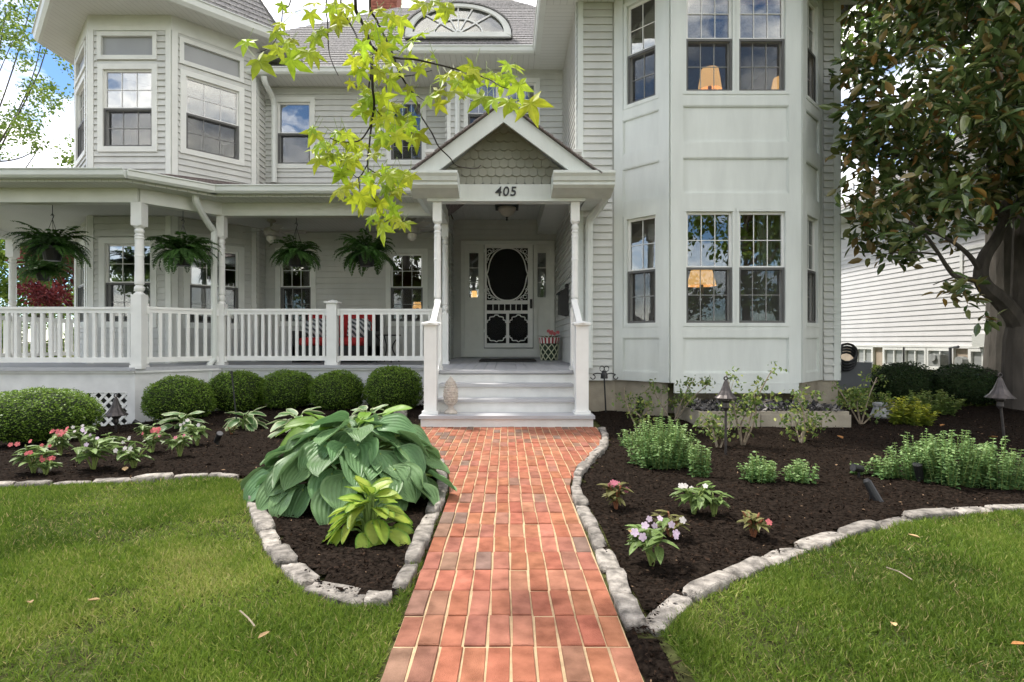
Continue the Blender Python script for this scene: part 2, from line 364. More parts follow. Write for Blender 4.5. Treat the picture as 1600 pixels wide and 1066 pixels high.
for i, (q, row, c) in enumerate(cells):
    mi = brickcol(row, c); dz = random.uniform(-.0035,.003)
    if i < 298:
        full = abs((q[1][0]-q[0][0])-(BW-.0084)) < 1e-4 and abs((q[2][0]-q[3][0])-(BW-.0084)) < 1e-4 and abs(q[2][1]-q[1][1]-(BL-.0072)) < 1e-4
        if full:
            if mi not in shared:
                w, l = (BW-.0084)/2, (BL-.0072)/2; vs, fs = brickverts([(-w,-l),(w,-l),(w,l),(-w,l)], -.05, .018)
                shared[mi] = MB().add(vs, fs).mesh('brick', M['bricks'][mi])
            cc = V(((q[0][0]+q[1][0])/2, (q[0][1]+q[2][1])/2, dz))
            link('brick', shared[mi], walk, Matrix.Translation(cc) @ Matrix.Rotation(random.uniform(-.022,.022), 4, 'Z') @ Matrix.Rotation(random.uniform(-.006,.006), 4, 'X'))
        else:
            vs, fs = brickverts(q, -.05+dz, .018+dz); MB().add(vs, fs).build('brick', M['bricks'][mi], walk)
    else:
        vs, fs = brickverts(q, -.05+dz, .018+dz); rest.add(vs, fs, mi)
if rest.f: tag(rest.build('far_bricks', M['bricks'], walk), kind='stuff')

# ================================================================== stone edging
stone_meshes = []
for k in range(7):
    bm = bmesh.new(); bmesh.ops.create_cube(bm, size=1); bmesh.ops.subdivide_edges(bm, edges=bm.edges[:], cuts=3, use_grid_fill=True)
    for v in bm.verts:
        p = v.co.copy(); e = 9.0; m_ = (abs(p.x*2)**e + abs(p.y*2)**e + abs(p.z*2)**e)**(1/e)
        q = p / max(m_, 1e-6) * max(abs(p.x), abs(p.y), abs(p.z))*2
        n_ = noise.noise_vector(q*2.4 + V((k*7.3,0,0)))*.075 + noise.noise_vector(q*5+V((0,k*3.1,0)))*.05
        v.co = q + n_
    me = bpy.data.meshes.new('stone'); bm.to_mesh(me); bm.free(); me.materials.append(M['stone']); me.polygons.foreach_set('use_smooth', [True]*len(me.polygons)); stone_meshes.append(me)
def edging(label, pts, lmin, lmax, w, h, fade=None):
    root = thing('stone_edging', (pts[0][0], pts[0][1], 0), label, 'edging', 'stone borders of the beds')
    seg = []; d = 0
    for a, b in zip(pts[:-1], pts[1:]): L_ = math.dist(a, b); seg.append((d, d+L_, V(a), V(b))); d += L_
    def at(t):
        for s0, s1, a, b in seg:
            if t <= s1: return a + (b-a)*((t-s0)/max(s1-s0,1e-6))
        return seg[-1][3]
    t = 0
    while t < d - .04:
        L_ = random.uniform(lmin, lmax)
        if t + L_ > d: L_ = max(.07, d-t)
        a, b = at(t), at(min(d, t+L_)); c = (a+b)/2; an = math.atan2(b.y-a.y, b.x-a.x)
        hh = h*random.uniform(.75,1.2); ww = w*random.uniform(.8,1.2)
        Mx = Matrix.Translation((c.x, c.y, gz(c.x,c.y)+hh*.5-.048)) @ Matrix.Rotation(an+random.uniform(-.07,.07),4,'Z') @ Matrix.Rotation(random.uniform(-.08,.08),4,'X') @ Matrix.Diagonal((L_*.95, ww, hh, 1))
        link('stone', random.choice(stone_meshes), root, Mx); t += L_
edging('low line of flat pale stones between the left lawn and the flower bed', left_border[:8], .19, .30, .08, .07)
edging('curved row of chunky grey stones round the front of the hosta bed', left_border[8:], .17, .30, .08, .078)
edging('row of square grey stones between the hosta bed and the brick walk', left_walk, .17, .26, .075, .082)
edging('winding row of pale grey stones along the right side of the brick walk', right_walk[::-1], .19, .29, .07, .08)
edging('long row of flat tan stones between the right bed and the right lawn', right_border, .24, .36, .085, .07)

# ================================================================== lawns
def grass(name, n, xr_, yr_, test, label, cat, dens=True, hmin=.018, hmax=.044, power=.6, wide=1.0):
    xx = []; yy = []; got = 0
    while got < n:
        k = n*3; u = rng.random(k)
        y = (yr_[0]**(1-power) + u*(yr_[1]**(1-power)-yr_[0]**(1-power)))**(1/(1-power)); x = rng.uniform(xr_[0], xr_[1], k)
        ok = test(x, y)
        nz = np.array([noise.noise(V((a*1.9, b*1.9, 0)))+.5*noise.noise(V((a*6, b*6, 4))) for a, b in zip(x[ok], y[ok])])
        keep = rng.random(ok.sum()) < np.clip(.72+nz*1.4, .22, 1); x = x[ok][keep]; y = y[ok][keep]
        xx.append(x); yy.append(y); got += len(x)
    x = np.concatenate(xx)[:n]; y = np.concatenate(yy)[:n]; z = gzv(x, y) - .008
    L = rng.uniform(hmin, hmax, n); d = rng.normal(size=(n,3))*.55; d[:,2] = rng.uniform(.35,1.1,n); up = rng.normal(size=(n,3)); up[:,2] *= .2
    nz = np.array([noise.noise(V((a*1.1, b*1.1, 9))) + .7*noise.noise(V((a*3.5, b*3.5, 2))) for a, b in zip(x, y)])
    t = np.clip(.44 + .40*nz + rng.normal(0,.20,n), 0, .9); dead = rng.random(n) < (.04+.12*np.clip(-nz,0,1)); t[dead] = rng.uniform(.9,1,dead.sum())
    me = leafmesh('grass', np.stack([x,y,z],1), d, up, L, wide*rng.uniform(.0024,.0044,n)*np.sqrt(np.maximum(y,1.5)/2), t, M['grass'], .15, .28)
    return tag(link(name, me), label, cat, kind='stuff')
fr_ok = lambda x, y: (np.abs(x)/y < .99) & (y > 1.15)
def outside(x, y): return ~inpoly(x, y, left_poly) & ~inpoly(x, y, right_poly) & ~inpoly(x, y+.05, left_poly) & ~inpoly(x, y+.045, right_poly) & ~inpoly(x+.04, y+.02, left_poly) & ~inpoly(x-.035, y+.03, right_poly)
xlv = np.vectorize(xl); xrv = np.vectorize(xr)
grass('lawn_grass', 118000, (-4.5,-.3), (1.3,4.3), lambda x, y: fr_ok(x,y) & outside(x,y) & (x < xlv(y)-.015) & (y < 4.2), 'short green grass of the lawn left of the brick walk', 'grass')
grass('lawn_grass', 84000, (.35,4.2), (1.3,3.7), lambda x, y: fr_ok(x,y) & outside(x,y) & (x > xrv(y)+.06 + .10*np.clip(2.4-y,0,1)), 'short green grass of the lawn right of the brick walk', 'grass')
grass('lawn_grass', 14000, (4.4,8.05), (7.4,14.5), lambda x, y: (x > 4.8) & outside(x,y), 'bright grass strip between the house and the white neighbouring house', 'grass', hmin=.04, hmax=.09)

grass('lawn_grass', 42000, (-9,-.3), (.3,4.6), lambda x, y: ~fr_ok(x,y) & outside(x,y) & (x < xlv(y)-.02), 'rough grass carrying the left lawn on beyond the frame', 'grass', wide=2.2)
grass('lawn_grass', 34000, (.35,9), (.3,5.2), lambda x, y: ~fr_ok(x,y) & outside(x,y) & (x > xrv(y)+.06), 'rough grass carrying the right lawn on beyond the frame', 'grass', wide=2.2)
# ================================================================== the house
house = thing('house', (0, 9, 0), 'pale grey sided house with corner tower, wraparound porch, gabled entry and tall white bay', 'house')
Z = V((0,0,1)); EXP = .1016
class Wall:
    def __init__(s, p0, p1, z0, z1):
        s.p0 = V((p0[0], p0[1], 0)); d = V((p1[0]-p0[0], p1[1]-p0[1], 0)); s.W = d.length; s.u = d.normalized(); s.n = s.u.cross(Z); s.z0 = z0; s.z1 = z1; s.holes = []
    def pt(s, a, z, off=0): return s.p0 + s.u*a + Z*z + s.n*off
    def s_at(s, px):
        k = (px-CX)/FPX; return (k*s.p0.y - s.p0.x)/(s.u.x - k*s.u.y)
    def z_at(s, a, py):
        Y = (s.p0 + s.u*a).y; return CAMH - (py-CY)*Y/FPX
    def rect(s, pxl, pxr, pyt, pyb):      # opening from the photograph, heights read at its left edge
        a, b = s.s_at(pxl), s.s_at(pxr); return (a, b, s.z_at(a, pyb), s.z_at(a, pyt))
def solid(w, m, holes, thick=.12, off=0, name='wall', parent=house):
    xs = sorted({0, w.W, *[min(max(h[0],0),w.W) for h in holes], *[min(max(h[1],0),w.W) for h in holes]}); mb = MB()
    for a, b in zip(xs[:-1], xs[1:]):
        if b-a < 1e-5: continue
        c = (a+b)/2; hs = sorted([(h[2], h[3]) for h in holes if h[0]-1e-6 <= c <= h[1]+1e-6]); z = w.z0
        for lo, hi in hs + [(w.z1, w.z1)]:
            if lo > z + 1e-4: mb.fr(w.pt(a, z, off), w.u*(b-a), -w.n*thick, Z*(min(lo,w.z1)-z))
            z = max(z, hi)
    return mb.build(name, m, parent)
def boards(w, holes, parent, single, pad=.0):
    joined = MB(); z = w.z0; cb = w
    while z < w.z1 - .02:
        zt = min(z+EXP, w.z1); zm = (z+zt)/2; spans = [(pad, w.W-pad)]
        for h in holes:
            if h[2] < zm < h[3]:
                ns = []
                for a, b in spans:
                    if h[1] <= a or h[0] >= b: ns.append((a,b)); continue
                    if h[0]-a > .01: ns.append((a, h[0]))
                    if b-h[1] > .01: ns.append((h[1], b))
                spans = ns
        for a, b in spans:
            o0, o1, o2 = .025, .013, .003
            prof = [(o0, z), (o0, z+.012), (o1-.004, z+EXP*.5), (o1+.001, z+EXP*.5+.003), (o2, zt), (-.004, zt), (-.004, z)]
            prof = [(o0, z), (o2, zt), (-.004, zt), (-.004, z)]
            vs = [w.pt(a, q[1], q[0]) for q in prof] + [w.pt(b, q[1], q[0]) for q in prof]; k = len(prof)
            fs = [tuple(range(k))[::-1], tuple(range(k,2*k))] + [(i, (i+1)%k, k+(i+1)%k, k+i) for i in range(k)]
            fs = [f[::-1] for f in fs]
            if single: MB().add(vs, fs).build('siding_board', M['siding'], parent)
            else: joined.add(vs, fs)
        z += EXP
    if joined.f: tag(joined.build('siding', M['siding'], parent), kind='stuff')
def sided(p0, p1, z0, z1, holes=(), single=False, pad=.0):
    w = Wall(p0, p1, z0, z1); w.holes = [(w.rect(*h) if len(h) == 4 and h[0] > 20 else h) for h in holes]
    o = solid(w, M['siding'], [(h[0]+.03, h[1]-.03, h[2]+.03, h[3]-.03) for h in w.holes], off=-.005)
    boards(w, w.holes, o, single, pad); w.o = o
    return w
def cboard(x, y, n1, n2, z0, z1, wd=.085, name='corner_board', m='trim'):
    """outside corner post: two thin boards along directions n1, n2"""
    mb = MB(); c = V((x,y,0))
    for u, n in (n1, n2): mb.fr(c + Z*z0 + V(n)*.0 , V(u)*wd, V(n)*.024, Z*(z1-z0))
    return mb.build(name, M[m], house)
def window(w, r, grid=(3,2), trim=.085, lower_dark=True, kind='hung', glass='glass', m='trim', trimcap=False, sashm='rail'):
    a, b, z0, z1 = r; u, n = w.u, w.n; t = trim
    mb = MB()
    def bar(mb, a0, a1, c0, c1, o0, o1, mi=0): mb.fr(w.pt(a0, c0, o0), u*(a1-a0), n*(o1-o0), Z*(c1-c0), mi)
    bar(mb, a, b, z1-t, z1, -.03, .032); bar(mb, a, a+t, z0+t, z1-t, -.03, .030); bar(mb, b-t, b, z0+t, z1-t, -.03, .030); bar(mb, a, b, z0, z0+t, -.03, .034)
    if trimcap: bar(mb, a-.02, b+.02, z1, z1+.025, -.005, .05); bar(mb, a-.01, b+.01, z0-.02, z0, -.005, .045)
    wo = mb.build('window', M[m], house)
    a, b, z0, z1 = a+t, b-t, z0+t, z1-t
    if kind == 'fixed':
        mb = MB(); bar(mb, a, b, z0, z1, -.03, -.02); mb.build('shade_panel', M['frost'], wo); return wo
    zm = (z0+z1)/2; f = .032
    for k, (c0, c1, o) in enumerate(((zm-.012, z1, -.012), (z0, zm+.012, -.045))):
        mb = MB(); bar(mb, a, b, c1-f, c1, o-.03, o); bar(mb, a, b, c0, c0+f, o-.03, o); bar(mb, a, a+f, c0+f, c1-f, o-.03, o); bar(mb, b-f, b, c0+f, c1-f, o-.03, o)
        s = mb.build('sash', M[sashm], wo)
        mb = MB(); o2 = o-.018; bar(mb, a+f, b-f, c0+f, c1-f, o2-.004, o2); mb.build('pane', M[glass], wo)
        if grid:
            mb = MB(); g = .009; q0 = a+f; q1 = b-f; r0 = c0+f; r1 = c1-f
            for i in range(1, grid[0]): x = q0+(q1-q0)*i/grid[0]; bar(mb, x-g/2, x+g/2, r0, r1, o2+.001, o2+.008)
            for i in range(1, grid[1]): zz = r0+(r1-r0)*i/grid[1]; bar(mb, q0, q1, zz-g/2, zz+g/2, o2+.0015, o2+.009)
            mb.build('muntin', M['rail'], wo)
    if lower_dark:
        mb = MB(); f2 = .03; o = .004; c0, c1 = z0, zm
        bar(mb, a, b, c1-f2, c1, o-.012, o); bar(mb, a, b, c0, c0+f2, o-.012, o); bar(mb, a, a+f2, c0+f2, c1-f2, o-.012, o); bar(mb, b-f2, b, c0+f2, c1-f2, o-.012, o)
        so_ = mb.build('screen_frame', M['dark'], wo)
        mb = MB(); bar(mb, a+f2, b-f2, c0+f2, c1-f2, o-.007, o-.005); mb.build('insect_screen', M['screen'], wo)
    return wo
X_, Y_ = V((1,0,0)), V((0,1,0))
# ---- tower (octagon bay) : footprint
TA, TB, TC, TD = (-6.67,8.9), (-5.35,8.9), (-4.42,9.83), (-4.42,10.2)
TL, TM, TN = (-7.60,9.83), (-7.60,11.15), (-6.67,12.08)
FL, CE = .60, 2.96                                   # porch floor and ceiling heights
tz0, tz1 = 3.30, 5.92
tf = sided(TA, TB, tz0, tz1, [(153,246,51,94), (154,247,101,238)], True, .09)
window(tf, tf.holes[0], kind='fixed', trim=.065); window(tf, tf.holes[1], (3,2), .085, glass='glass2', lower_dark=True)
tr_ = sided(TB, TC, tz0, tz1, [(280,380,58,99), (281,381,108,239)], True, .09)
window(tr_, tr_.holes[0], kind='fixed', trim=.065); window(tr_, tr_.holes[1], (3,2), .085, glass='glass')
tl_ = sided(TL, TA, tz0, tz1, [(.16,1.15,5.40,5.83),(.16,1.15,3.98,5.32)], False, .09)
window(tl_, tl_.holes[0], kind='fixed', trim=.065); window(tl_, tl_.holes[1], (3,2), .085)
sided(TC, TD, tz0, 5.62, [], False); sided(TM, TL, tz0, tz1); sided(TN, TM, tz0, tz1)
lf = sided(TA, TB, FL, CE, [(156,246,372,512)], True, .09); window(lf, lf.holes[0], (3,2), .095, glass='glass2')
lr = sided(TB, TC, FL, CE, [(286,381,376,513)], True, .09); window(lr, lr.holes[0], (3,2), .095)
ll = sided(TL, TA, FL, CE, [(.16,1.15,1.18,2.62)], False, .09); window(ll, ll.holes[0], (3,2), .095)
sided(TC, TD, FL, CE); sided(TM, TL, FL, CE); sided(TN, TM, FL, CE)
q = math.sqrt(.5); UF = (q,q,0); NF = (q,-q,0); UL = (q,-q,0); NL = (-q,-q,0)
for z0, z1 in ((tz0, 5.93), (FL, CE)):
    cboard(TB[0], TB[1], ((-1,0,0),(0,-1,0)), (UF,NF), z0, z1); cboard(TA[0], TA[1], ((1,0,0),(0,-1,0)), ((-q,q,0),NL), z0, z1)
    cboard(TC[0], TC[1], ((-q,-q,0),NF), ((0,1,0),(1,0,0)), z0, z1); cboard(TL[0], TL[1], (UL,NL), ((0,1,0),(-1,0,0)), z0, z1)
# frieze, soffit, gutter and roof of the tower
octo = [TA, TB, TC, (-4.42,11.15), (-5.35,12.08), TN, TM, TL]
cxo, cyo = -6.01, 10.49
def ring(off): 
    k = 1 + off/ (1.59*math.cos(0)); return [(cxo+(p[0]-cxo)*k, cyo+(p[1]-cyo)*k) for p in octo]
def ringmesh(name, r0, z0, r1, z1, m, th=0, parent=house):
    mb = MB(); a = ring(r0); b = ring(r1); n = len(a)
    vs = [(*p, z0) for p in a] + [(*p, z1) for p in b]; mb.add(vs, [(i,(i+1)%n,n+(i+1)%n,n+i) for i in range(n)])
    return mb.build(name, M[m], parent)
mb = MB(); a = ring(.012); b = ring(-.05); n8 = 8
mb.add([(*p,5.92) for p in a]+[(*p,6.17) for p in a]+[(*p,6.17) for p in b]+[(*p,5.92) for p in b], [f for i in range(8) for f in ((i,(i+1)%8,8+(i+1)%8,8+i),(16+i,24+i,24+(i+1)%8,16+(i+1)%8),(24+i,i,(i+1)%8,24+(i+1)%8))]); mb.build('frieze_board', M['trim'], house)
M['soffitline'] = mat('grooved_soffit', (.68,.69,.655), .5, .03, 3)
def groove(m, axis_scale, strength=.5, mode='X', scale=10):
    N = m.node_tree.nodes; L = m.node_tree.links; b = N['Principled BSDF']; t = N.new('ShaderNodeTexCoord'); w_ = N.new('ShaderNodeTexWave')
    w_.bands_direction = mode; w_.wave_profile = 'SAW'; w_.inputs['Scale'].default_value = scale; bp = N.new('ShaderNodeBump'); bp.inputs['Strength'].default_value = strength; bp.inputs['Distance'].default_value = .01
    src = b.inputs['Base Color'].links[0].from_socket; rp_ = N.new('ShaderNodeValToRGB'); rp_.color_ramp.elements[0].position = .0; rp_.color_ramp.elements[0].color = (.62,.62,.62,1); rp_.color_ramp.elements[1].position = .10; rp_.color_ramp.elements[1].color = (1,1,1,1)  # shade of each groove painted into the base colour as a dark line
    mm = N.new('ShaderNodeMix'); mm.data_type = 'RGBA'; mm.blend_type = 'MULTIPLY'; mm.inputs['Factor'].default_value = 1; L.new(src, mm.inputs['A']); L.new(w_.outputs['Fac'], rp_.inputs['Fac']); L.new(rp_.outputs['Color'], mm.inputs['B']); L.new(mm.outputs['Result'], b.inputs['Base Color'])
    L.new(t.outputs['Object'], w_.inputs['Vector']); L.new(w_.outputs['Fac'], bp.inputs['Height']); L.new(bp.outputs['Normal'], b.inputs['Normal'])
groove(M['soffitline'], 1, .8, 'X', 3.4)
M['beadceil'] = mat('beadboard_ceiling', (.60,.60,.57), .5, .03, 3); groove(M['beadceil'], 1, .9, 'X', 4.2)
o = ringmesh('soffit', .0, 6.165, .47, 6.13, 'soffitline')
mb = MB(); rs = [(.46,6.12),(.50,6.12),(.545,6.17),(.56,6.25),(.58,6.262),(.58,6.275),(.50,6.275),(.46,6.24)]; k = len(rs); vs = []
for r_, z_ in rs: vs += [(*p, z_) for p in ring(r_)]
mb.add(vs, [(j*8+i, j*8+(i+1)%8, ((j+1)%k)*8+(i+1)%8, ((j+1)%k)*8+i) for j in range(k) for i in range(8)]); mb.build('gutter', M['gutter'], house)
# tower roof laid in courses so that the butts of the shingles stand proud
mb = MB(); cour = 26
for c_ in range(cour):
    t0, t1 = c_/cour, (c_+1)/cour; ra = .50*(1-t0) - 1.59*t0; rb = .50*(1-t1) - 1.585*t1; za, zb = 6.27+3.2*t0, 6.27+3.2*t1
    a = ring(ra+.012); b = ring(rb); vs = [(*p, za+.012) for p in a]+[(*p, zb) for p in b]+[(*p, za-.004) for p in ring(ra)]
    mb.add(vs, [f for i in range(8) for f in ((i,(i+1)%8,8+(i+1)%8,8+i),(16+i,16+(i+1)%8,(i+1)%8,i))])
mb.build('tower_roof', M['roof'], house)

# ---- main walls behind the porch and upstairs
mw = sided((-4.42,10.2), (-1.02,10.2), 3.55, 5.62, [(427,492.5,153,264),(604,666.5,152,258)], False)
window(mw, mw.holes[0], None, .085, glass='glass2'); window(mw, mw.holes[1], (3,2), .085)
ml = sided((-4.42,10.2), (-1.05,10.2), FL, CE, [(431,494,388,510),(603,668.5,389,510)], False)
for h in ml.holes: window(ml, h, (3,2), .09)
w2 = sided((-1.02,9.55), (.98,9.55), 3.3, 5.62, [(.29,.95,4.25,5.46),(.94,1.60,4.25,5.46)], False)
for h in w2.holes: window(w2, h, (3,2), .075)
sided((-1.02,10.2), (-1.02,9.55), 3.3, 5.62)
cboard(-1.02, 9.55, ((1,0,0),(0,-1,0)), ((0,1,0),(-1,0,0)), 3.3, 5.62, .07)
dw = sided((-1.05,10.9), (.98,10.9), FL, 3.34, [(720.5,866,376.5,556)], False)
sided((-1.05,10.2), (-1.05,10.9), FL, 3.34); cboard(-1.05, 10.2, ((-1,0,0),(0,-1,0)), ((0,1,0),(1,0,0)), FL, CE, .06)
rw_ = sided((.98,10.9), (.98,7.64), 2.0, 5.62, [], False); 
sided((.98,10.9), (.98,7.64), .42, 2.0, [], False)
# right wing: walls either side of the bay
RWY = 7.64
ra_ = sided((.98,RWY), (1.50,RWY), .42, 5.62, [], True, .05)
rb_ = sided((4.30,RWY), (4.57,RWY), .42, 5.62, [], True, .05)
sided((4.57,RWY), (4.57,15), .42, 5.62)
cboard(.98, RWY, ((1,0,0),(0,-1,0)), ((0,1,0),(-1,0,0)), .42, 5.62, .075, m='bay'); cboard(4.57, RWY, ((-1,0,0),(0,-1,0)), ((0,1,0),(1,0,0)), .42, 5.62, .085, m='bay')
# ---- the bay
BL_, BFL, BFR, BR_ = (1.496,RWY), (2.077,7.06), (3.725,7.06), (4.306,RWY)
bz0, bz1 = .43, 5.62
bfw = Wall(BFL, BFR, bz0, bz1); blw = Wall(BL_, BFL, bz0, bz1); brw = Wall(BFR, BR_, bz0, bz1)
zs = dict(bot=.43, r0=.552, r1=1.007, sill=1.145, head=2.638, p0=2.825, p1=3.279, p2=3.474, p3=3.936, sill2=4.075, head2=5.50)
def bayface(w, mx, wins):
    holes = []
    for a, b in wins: holes += [(a, b, zs['sill'], zs['head']), (a, b, zs['sill2'], zs['head2'])]
    o = solid(w, M['bay'], [(h[0]+.02,h[1]-.02,h[2]+.02,h[3]-.02) for h in holes], .12)
    mb = MB(); t = .030
    mb.fr(w.pt(0,bz0,0), w.u*mx, w.n*t, Z*(bz1-bz0)); mb.fr(w.pt(w.W-mx,bz0,0), w.u*mx, w.n*t, Z*(bz1-bz0)); mb.build('stile', M['bay'], o)
    for z0, z1 in (('bot','r0'),('r1','sill'),('head','p0'),('p1','p2'),('p3','sill2')):
        MB().fr(w.pt(mx,zs[z0],0), w.u*(w.W-2*mx), w.n*(t-.003), Z*(zs[z1]-zs[z0])).build('rail_board', M['bay'], o)
    for z0, z1 in (('r0','r1'),('p0','p1'),('p2','p3')):
        MB().fr(w.pt(mx,zs[z0],0), w.u*(w.W-2*mx), w.n*.004, Z*(zs[z1]-zs[z0])).build('panel', M['bay'], o)
        mb = MB(); zz0, zz1 = zs[z0], zs[z1]
        mb.fr(w.pt(mx,zz1-.014,0), w.u*(w.W-2*mx), w.n*.022, Z*.014); mb.fr(w.pt(mx,zz0,0), w.u*(w.W-2*mx), w.n*.016, Z*.014); mb.fr(w.pt(mx,zz0+.014,0), w.u*.014, w.n*.016, Z*(zz1-zz0-.028)); mb.fr(w.pt(w.W-mx-.014,zz0+.014,0), w.u*.014, w.n*.016, Z*(zz1-zz0-.028))
        mb.build('panel_moulding', M['bay'], o)
    for h in holes: window(w, h, (3,2) if w is bfw else (2,2), .042 if w is bfw else .05, m='bay', glass='glass')
    return o
mid = (bfw.W)/2
bayface(bfw, .155, [(.155, mid+.002), (mid-.002, bfw.W-.155)])
bayface(blw, .14, [(.15, blw.W-.14)]); bayface(brw, .14, [(.14, brw.W-.15)])
# base board under the front of the bay, concrete footing
MB().box(2.12, 3.69, 7.02, 7.06, .30, .428).build('base_board', M['bay'], house)
MB().prism([(.98,RWY+.02),(1.50,RWY+.02),(2.0,7.16),(2.08,7.16),(2.08,7.5),(3.72,7.5),(3.72,7.16),(3.80,7.16),(4.28,RWY+.02),(4.56,RWY+.02),(4.56,15),(.98,15)], (0,0,-.3), X_, Y_, (0,0,.722)).build('foundation', M['concrete'], house)
# ---- inside: floors, back walls, so that the panes look into rooms
MB().box(1.1, 4.45, 7.7, 14.9, .50, .58).build('room_floor', M['intfloor'], house)
MB().box(1.1, 4.45, 7.7, 14.9, 2.95, 3.2).build('room_floor', M['interior'], house)
MB().box(1.15, 4.45, 10.6, 10.7, .6, 5.6).build('room_wall', M['interior'], house)
MB().box(-7.2, -1.2, 12.9, 13.0, .6, 5.6).build('room_wall', M['interior'], house)
MB().box(-7.0, .9, 11.1, 14.9, .45, .58).build('room_floor', M['intfloor'], house)
MB().box(-6.9, -1.15, 10.35, 14.9, 3.02, 3.25).build('room_floor', M['interior'], house)
MB().box(-6.6, .9, 10.4, 14.95, 5.5, 5.56).build('attic_floor', M['interior'], house)
sided((4.57,15), (-6.67,15), .42, 5.62); sided((-6.67,15), (-6.67,12.08), .42, 5.62)
# ================================================================== roofs, gutters
def roofplane(name, quad, m='roof', courses=18, th=.02, parent=house):
    """quad: eave-left, eave-right, top-right, top-left; laid in courses, each butt a little proud"""
    a, b, c, d = [V(p) for p in quad]; mb = MB(); n = (b-a).cross(d-a).normalized()
    if n.z < 0: n = -n
    for k in range(courses):
        t0, t1 = k/courses, (k+1)/courses; p0, p1, p2, p3 = a+(d-a)*t0, b+(c-b)*t0, b+(c-b)*t1, a+(d-a)*t1
        vs = [p0+n*.014, p1+n*.014, p2+n*.002, p3+n*.002, p0-n*th, p1-n*th, p2-n*th, p3-n*th]
        mb.add(vs, [(0,1,2,3),(4,5,1,0),(7,6,5,4)] + ([(0,3,7,4),(1,5,6,2)]))
    return mb.build(name, M[m], parent)
EV, SLP = 5.65, .85
def zA(y): return EV + SLP*(y-9.8)
def zB(y): return EV + SLP*(y-9.1)
roofplane('main_roof', [(-5.0,9.8,zA(9.8)),(-.9,9.8,zA(9.8)),(-.9,14.5,zA(14.5)),(-5.0,14.5,zA(14.5)+0)][:0] or [(-5.0,9.8,zA(9.8)),(-.9,9.8,zA(9.8)),(-.9,12.4,zA(12.4)),(-5.0,12.4,zA(12.4))], courses=20)
roofplane('main_roof', [(-5.0,12.4,zA(12.4)),(-.9,12.4,zA(12.4)),(-.9,14.5,zA(14.5)),(-2.85,14.5,zA(14.5))], courses=16)
MB().add([(-5.0,12.4,zA(12.4)),(-2.85,14.5,zA(14.5)),(-5.0,16.6,zA(12.4)),(-5.0,12.4,5.6),(-5.0,16.6,5.6),(-2.85,14.5,5.6)], [(0,1,2),(3,0,2,4),(3,4,5)]).build('hip_roof', M['roof'], house)
MB().add([(-2.85,14.5,zA(14.5)),(1.2,14.5,zA(14.5)),(1.2,17.5,5.6),(-5.0,16.6,5.6)], [(0,3,2,1)]).build('hip_roof', M['roof'], house)
roofplane('main_roof', [(-1.85,9.1,zB(9.1)),(.58,9.1,zB(9.1)),(.79,12.03,zB(12.03)),(-1.85,12.03,zB(12.03))], courses=22)
roofplane('main_roof', [(-1.85,12.03,zB(12.03)),(.79,12.03,zB(12.03)),(.09,12.85,zB(12.85)),(-1.85,12.85,zB(12.85))], courses=7)
MB().add([(-1.84,9.1,zB(9.1)),(-1.84,12.85,zB(12.85)),(-1.84,12.85,5.6),(-1.84,9.1,5.6)], [(0,1,2,3)]).build('roof_cheek', M['siding'], house)
MB().add([(.09,12.85,zB(12.85)),(.79,12.03,zB(12.03)),(2.2,14.5,5.6),(-1.85,16,5.6),(-1.85,12.85,zB(12.85))],[(0,1,2),(0,2,3),(0,3,4)]).build('hip_roof', M['roof'], house)
# wing roof (above the frame): hip over the right wing
e0, e1, f0, f1 = .55, 5.0, 6.65, 16.0; rz = EV + .12 + .8*(e1-e0)/2; mx_ = (e0+e1)/2
MB().add([(e0,f0,EV+.12),(e1,f0,EV+.12),(e1,f1,EV+.12),(e0,f1,EV+.12),(mx_,f0+2.2,rz),(mx_,f1-2.2,rz)], [(0,1,4),(1,2,5,4),(2,3,5),(3,0,4,5)]).build('wing_roof', M['roof'], house)
# soffits
MB().prism([(-4.5,9.78),(-1.05,9.78),(-1.05,10.2),(-4.42,10.2)], (0,0,EV-.035), X_, Y_, (0,0,.03)).build('soffit', M['soffitline'], house)
MB().prism([(-1.85,9.06),(.55,9.06),(.55,9.55),(-1.02,9.55),(-1.02,9.8),(-1.85,9.8)], (0,0,EV-.032), X_, Y_, (0,0,.03)).build('soffit', M['soffitline'], house)
M['soffity'] = mat('grooved_soffit_side', (.68,.69,.655), .5, .03, 3); groove(M['soffity'], 1, .8, 'Y', 3.4)
MB().box(.55, 1.02, 7.2, 10.9, EV-.038, EV-.008).build('soffit', M['soffity'], house)
MB().prism([(.55,7.2),(1.3,7.2),(1.9,6.68),(3.9,6.68),(4.5,7.2),(5.0,7.2),(5.0,7.7),(.55,7.7)], (0,0,EV-.041), X_, Y_, (0,0,.03)).build('soffit', M['soffitline'], house)
MB().box(.55, 5.0, 6.66, 7.7, EV, EV+.118).build('eave_box', M['trim'], house)
MB().box(.55, .98, 7.7, 10.9, EV, EV+.118).build('eave_box', M['trim'], house)
GP = [(0,0),(.09,0),(.115,.03),(.12,.09),(.135,.10),(.135,.115),(.12,.115),(.118,.10),(0,.10)]
def gutter(p0, p1, out, name='gutter', m='gutter', sc=1.0):
    p0, p1, out = V(p0), V(p1), V(out); k = len(GP)
    vs = [p0+out*q[0]*sc+Z*q[1]*sc for q in GP]+[p1+out*q[0]*sc+Z*q[1]*sc for q in GP]
    fs = [tuple(range(k)), tuple(range(k,2*k))[::-1]]+[(i,k+i,k+(i+1)%k,(i+1)%k) for i in range(k)]
    return MB().add(vs, fs).build(name, M[m], house)
gutter((-4.75,9.8,EV-.03), (-1.02,9.8,EV-.03), (0,-1,0)); gutter((-1.85,9.1,EV-.03), (.45,9.1,EV-.03), (0,-1,0))
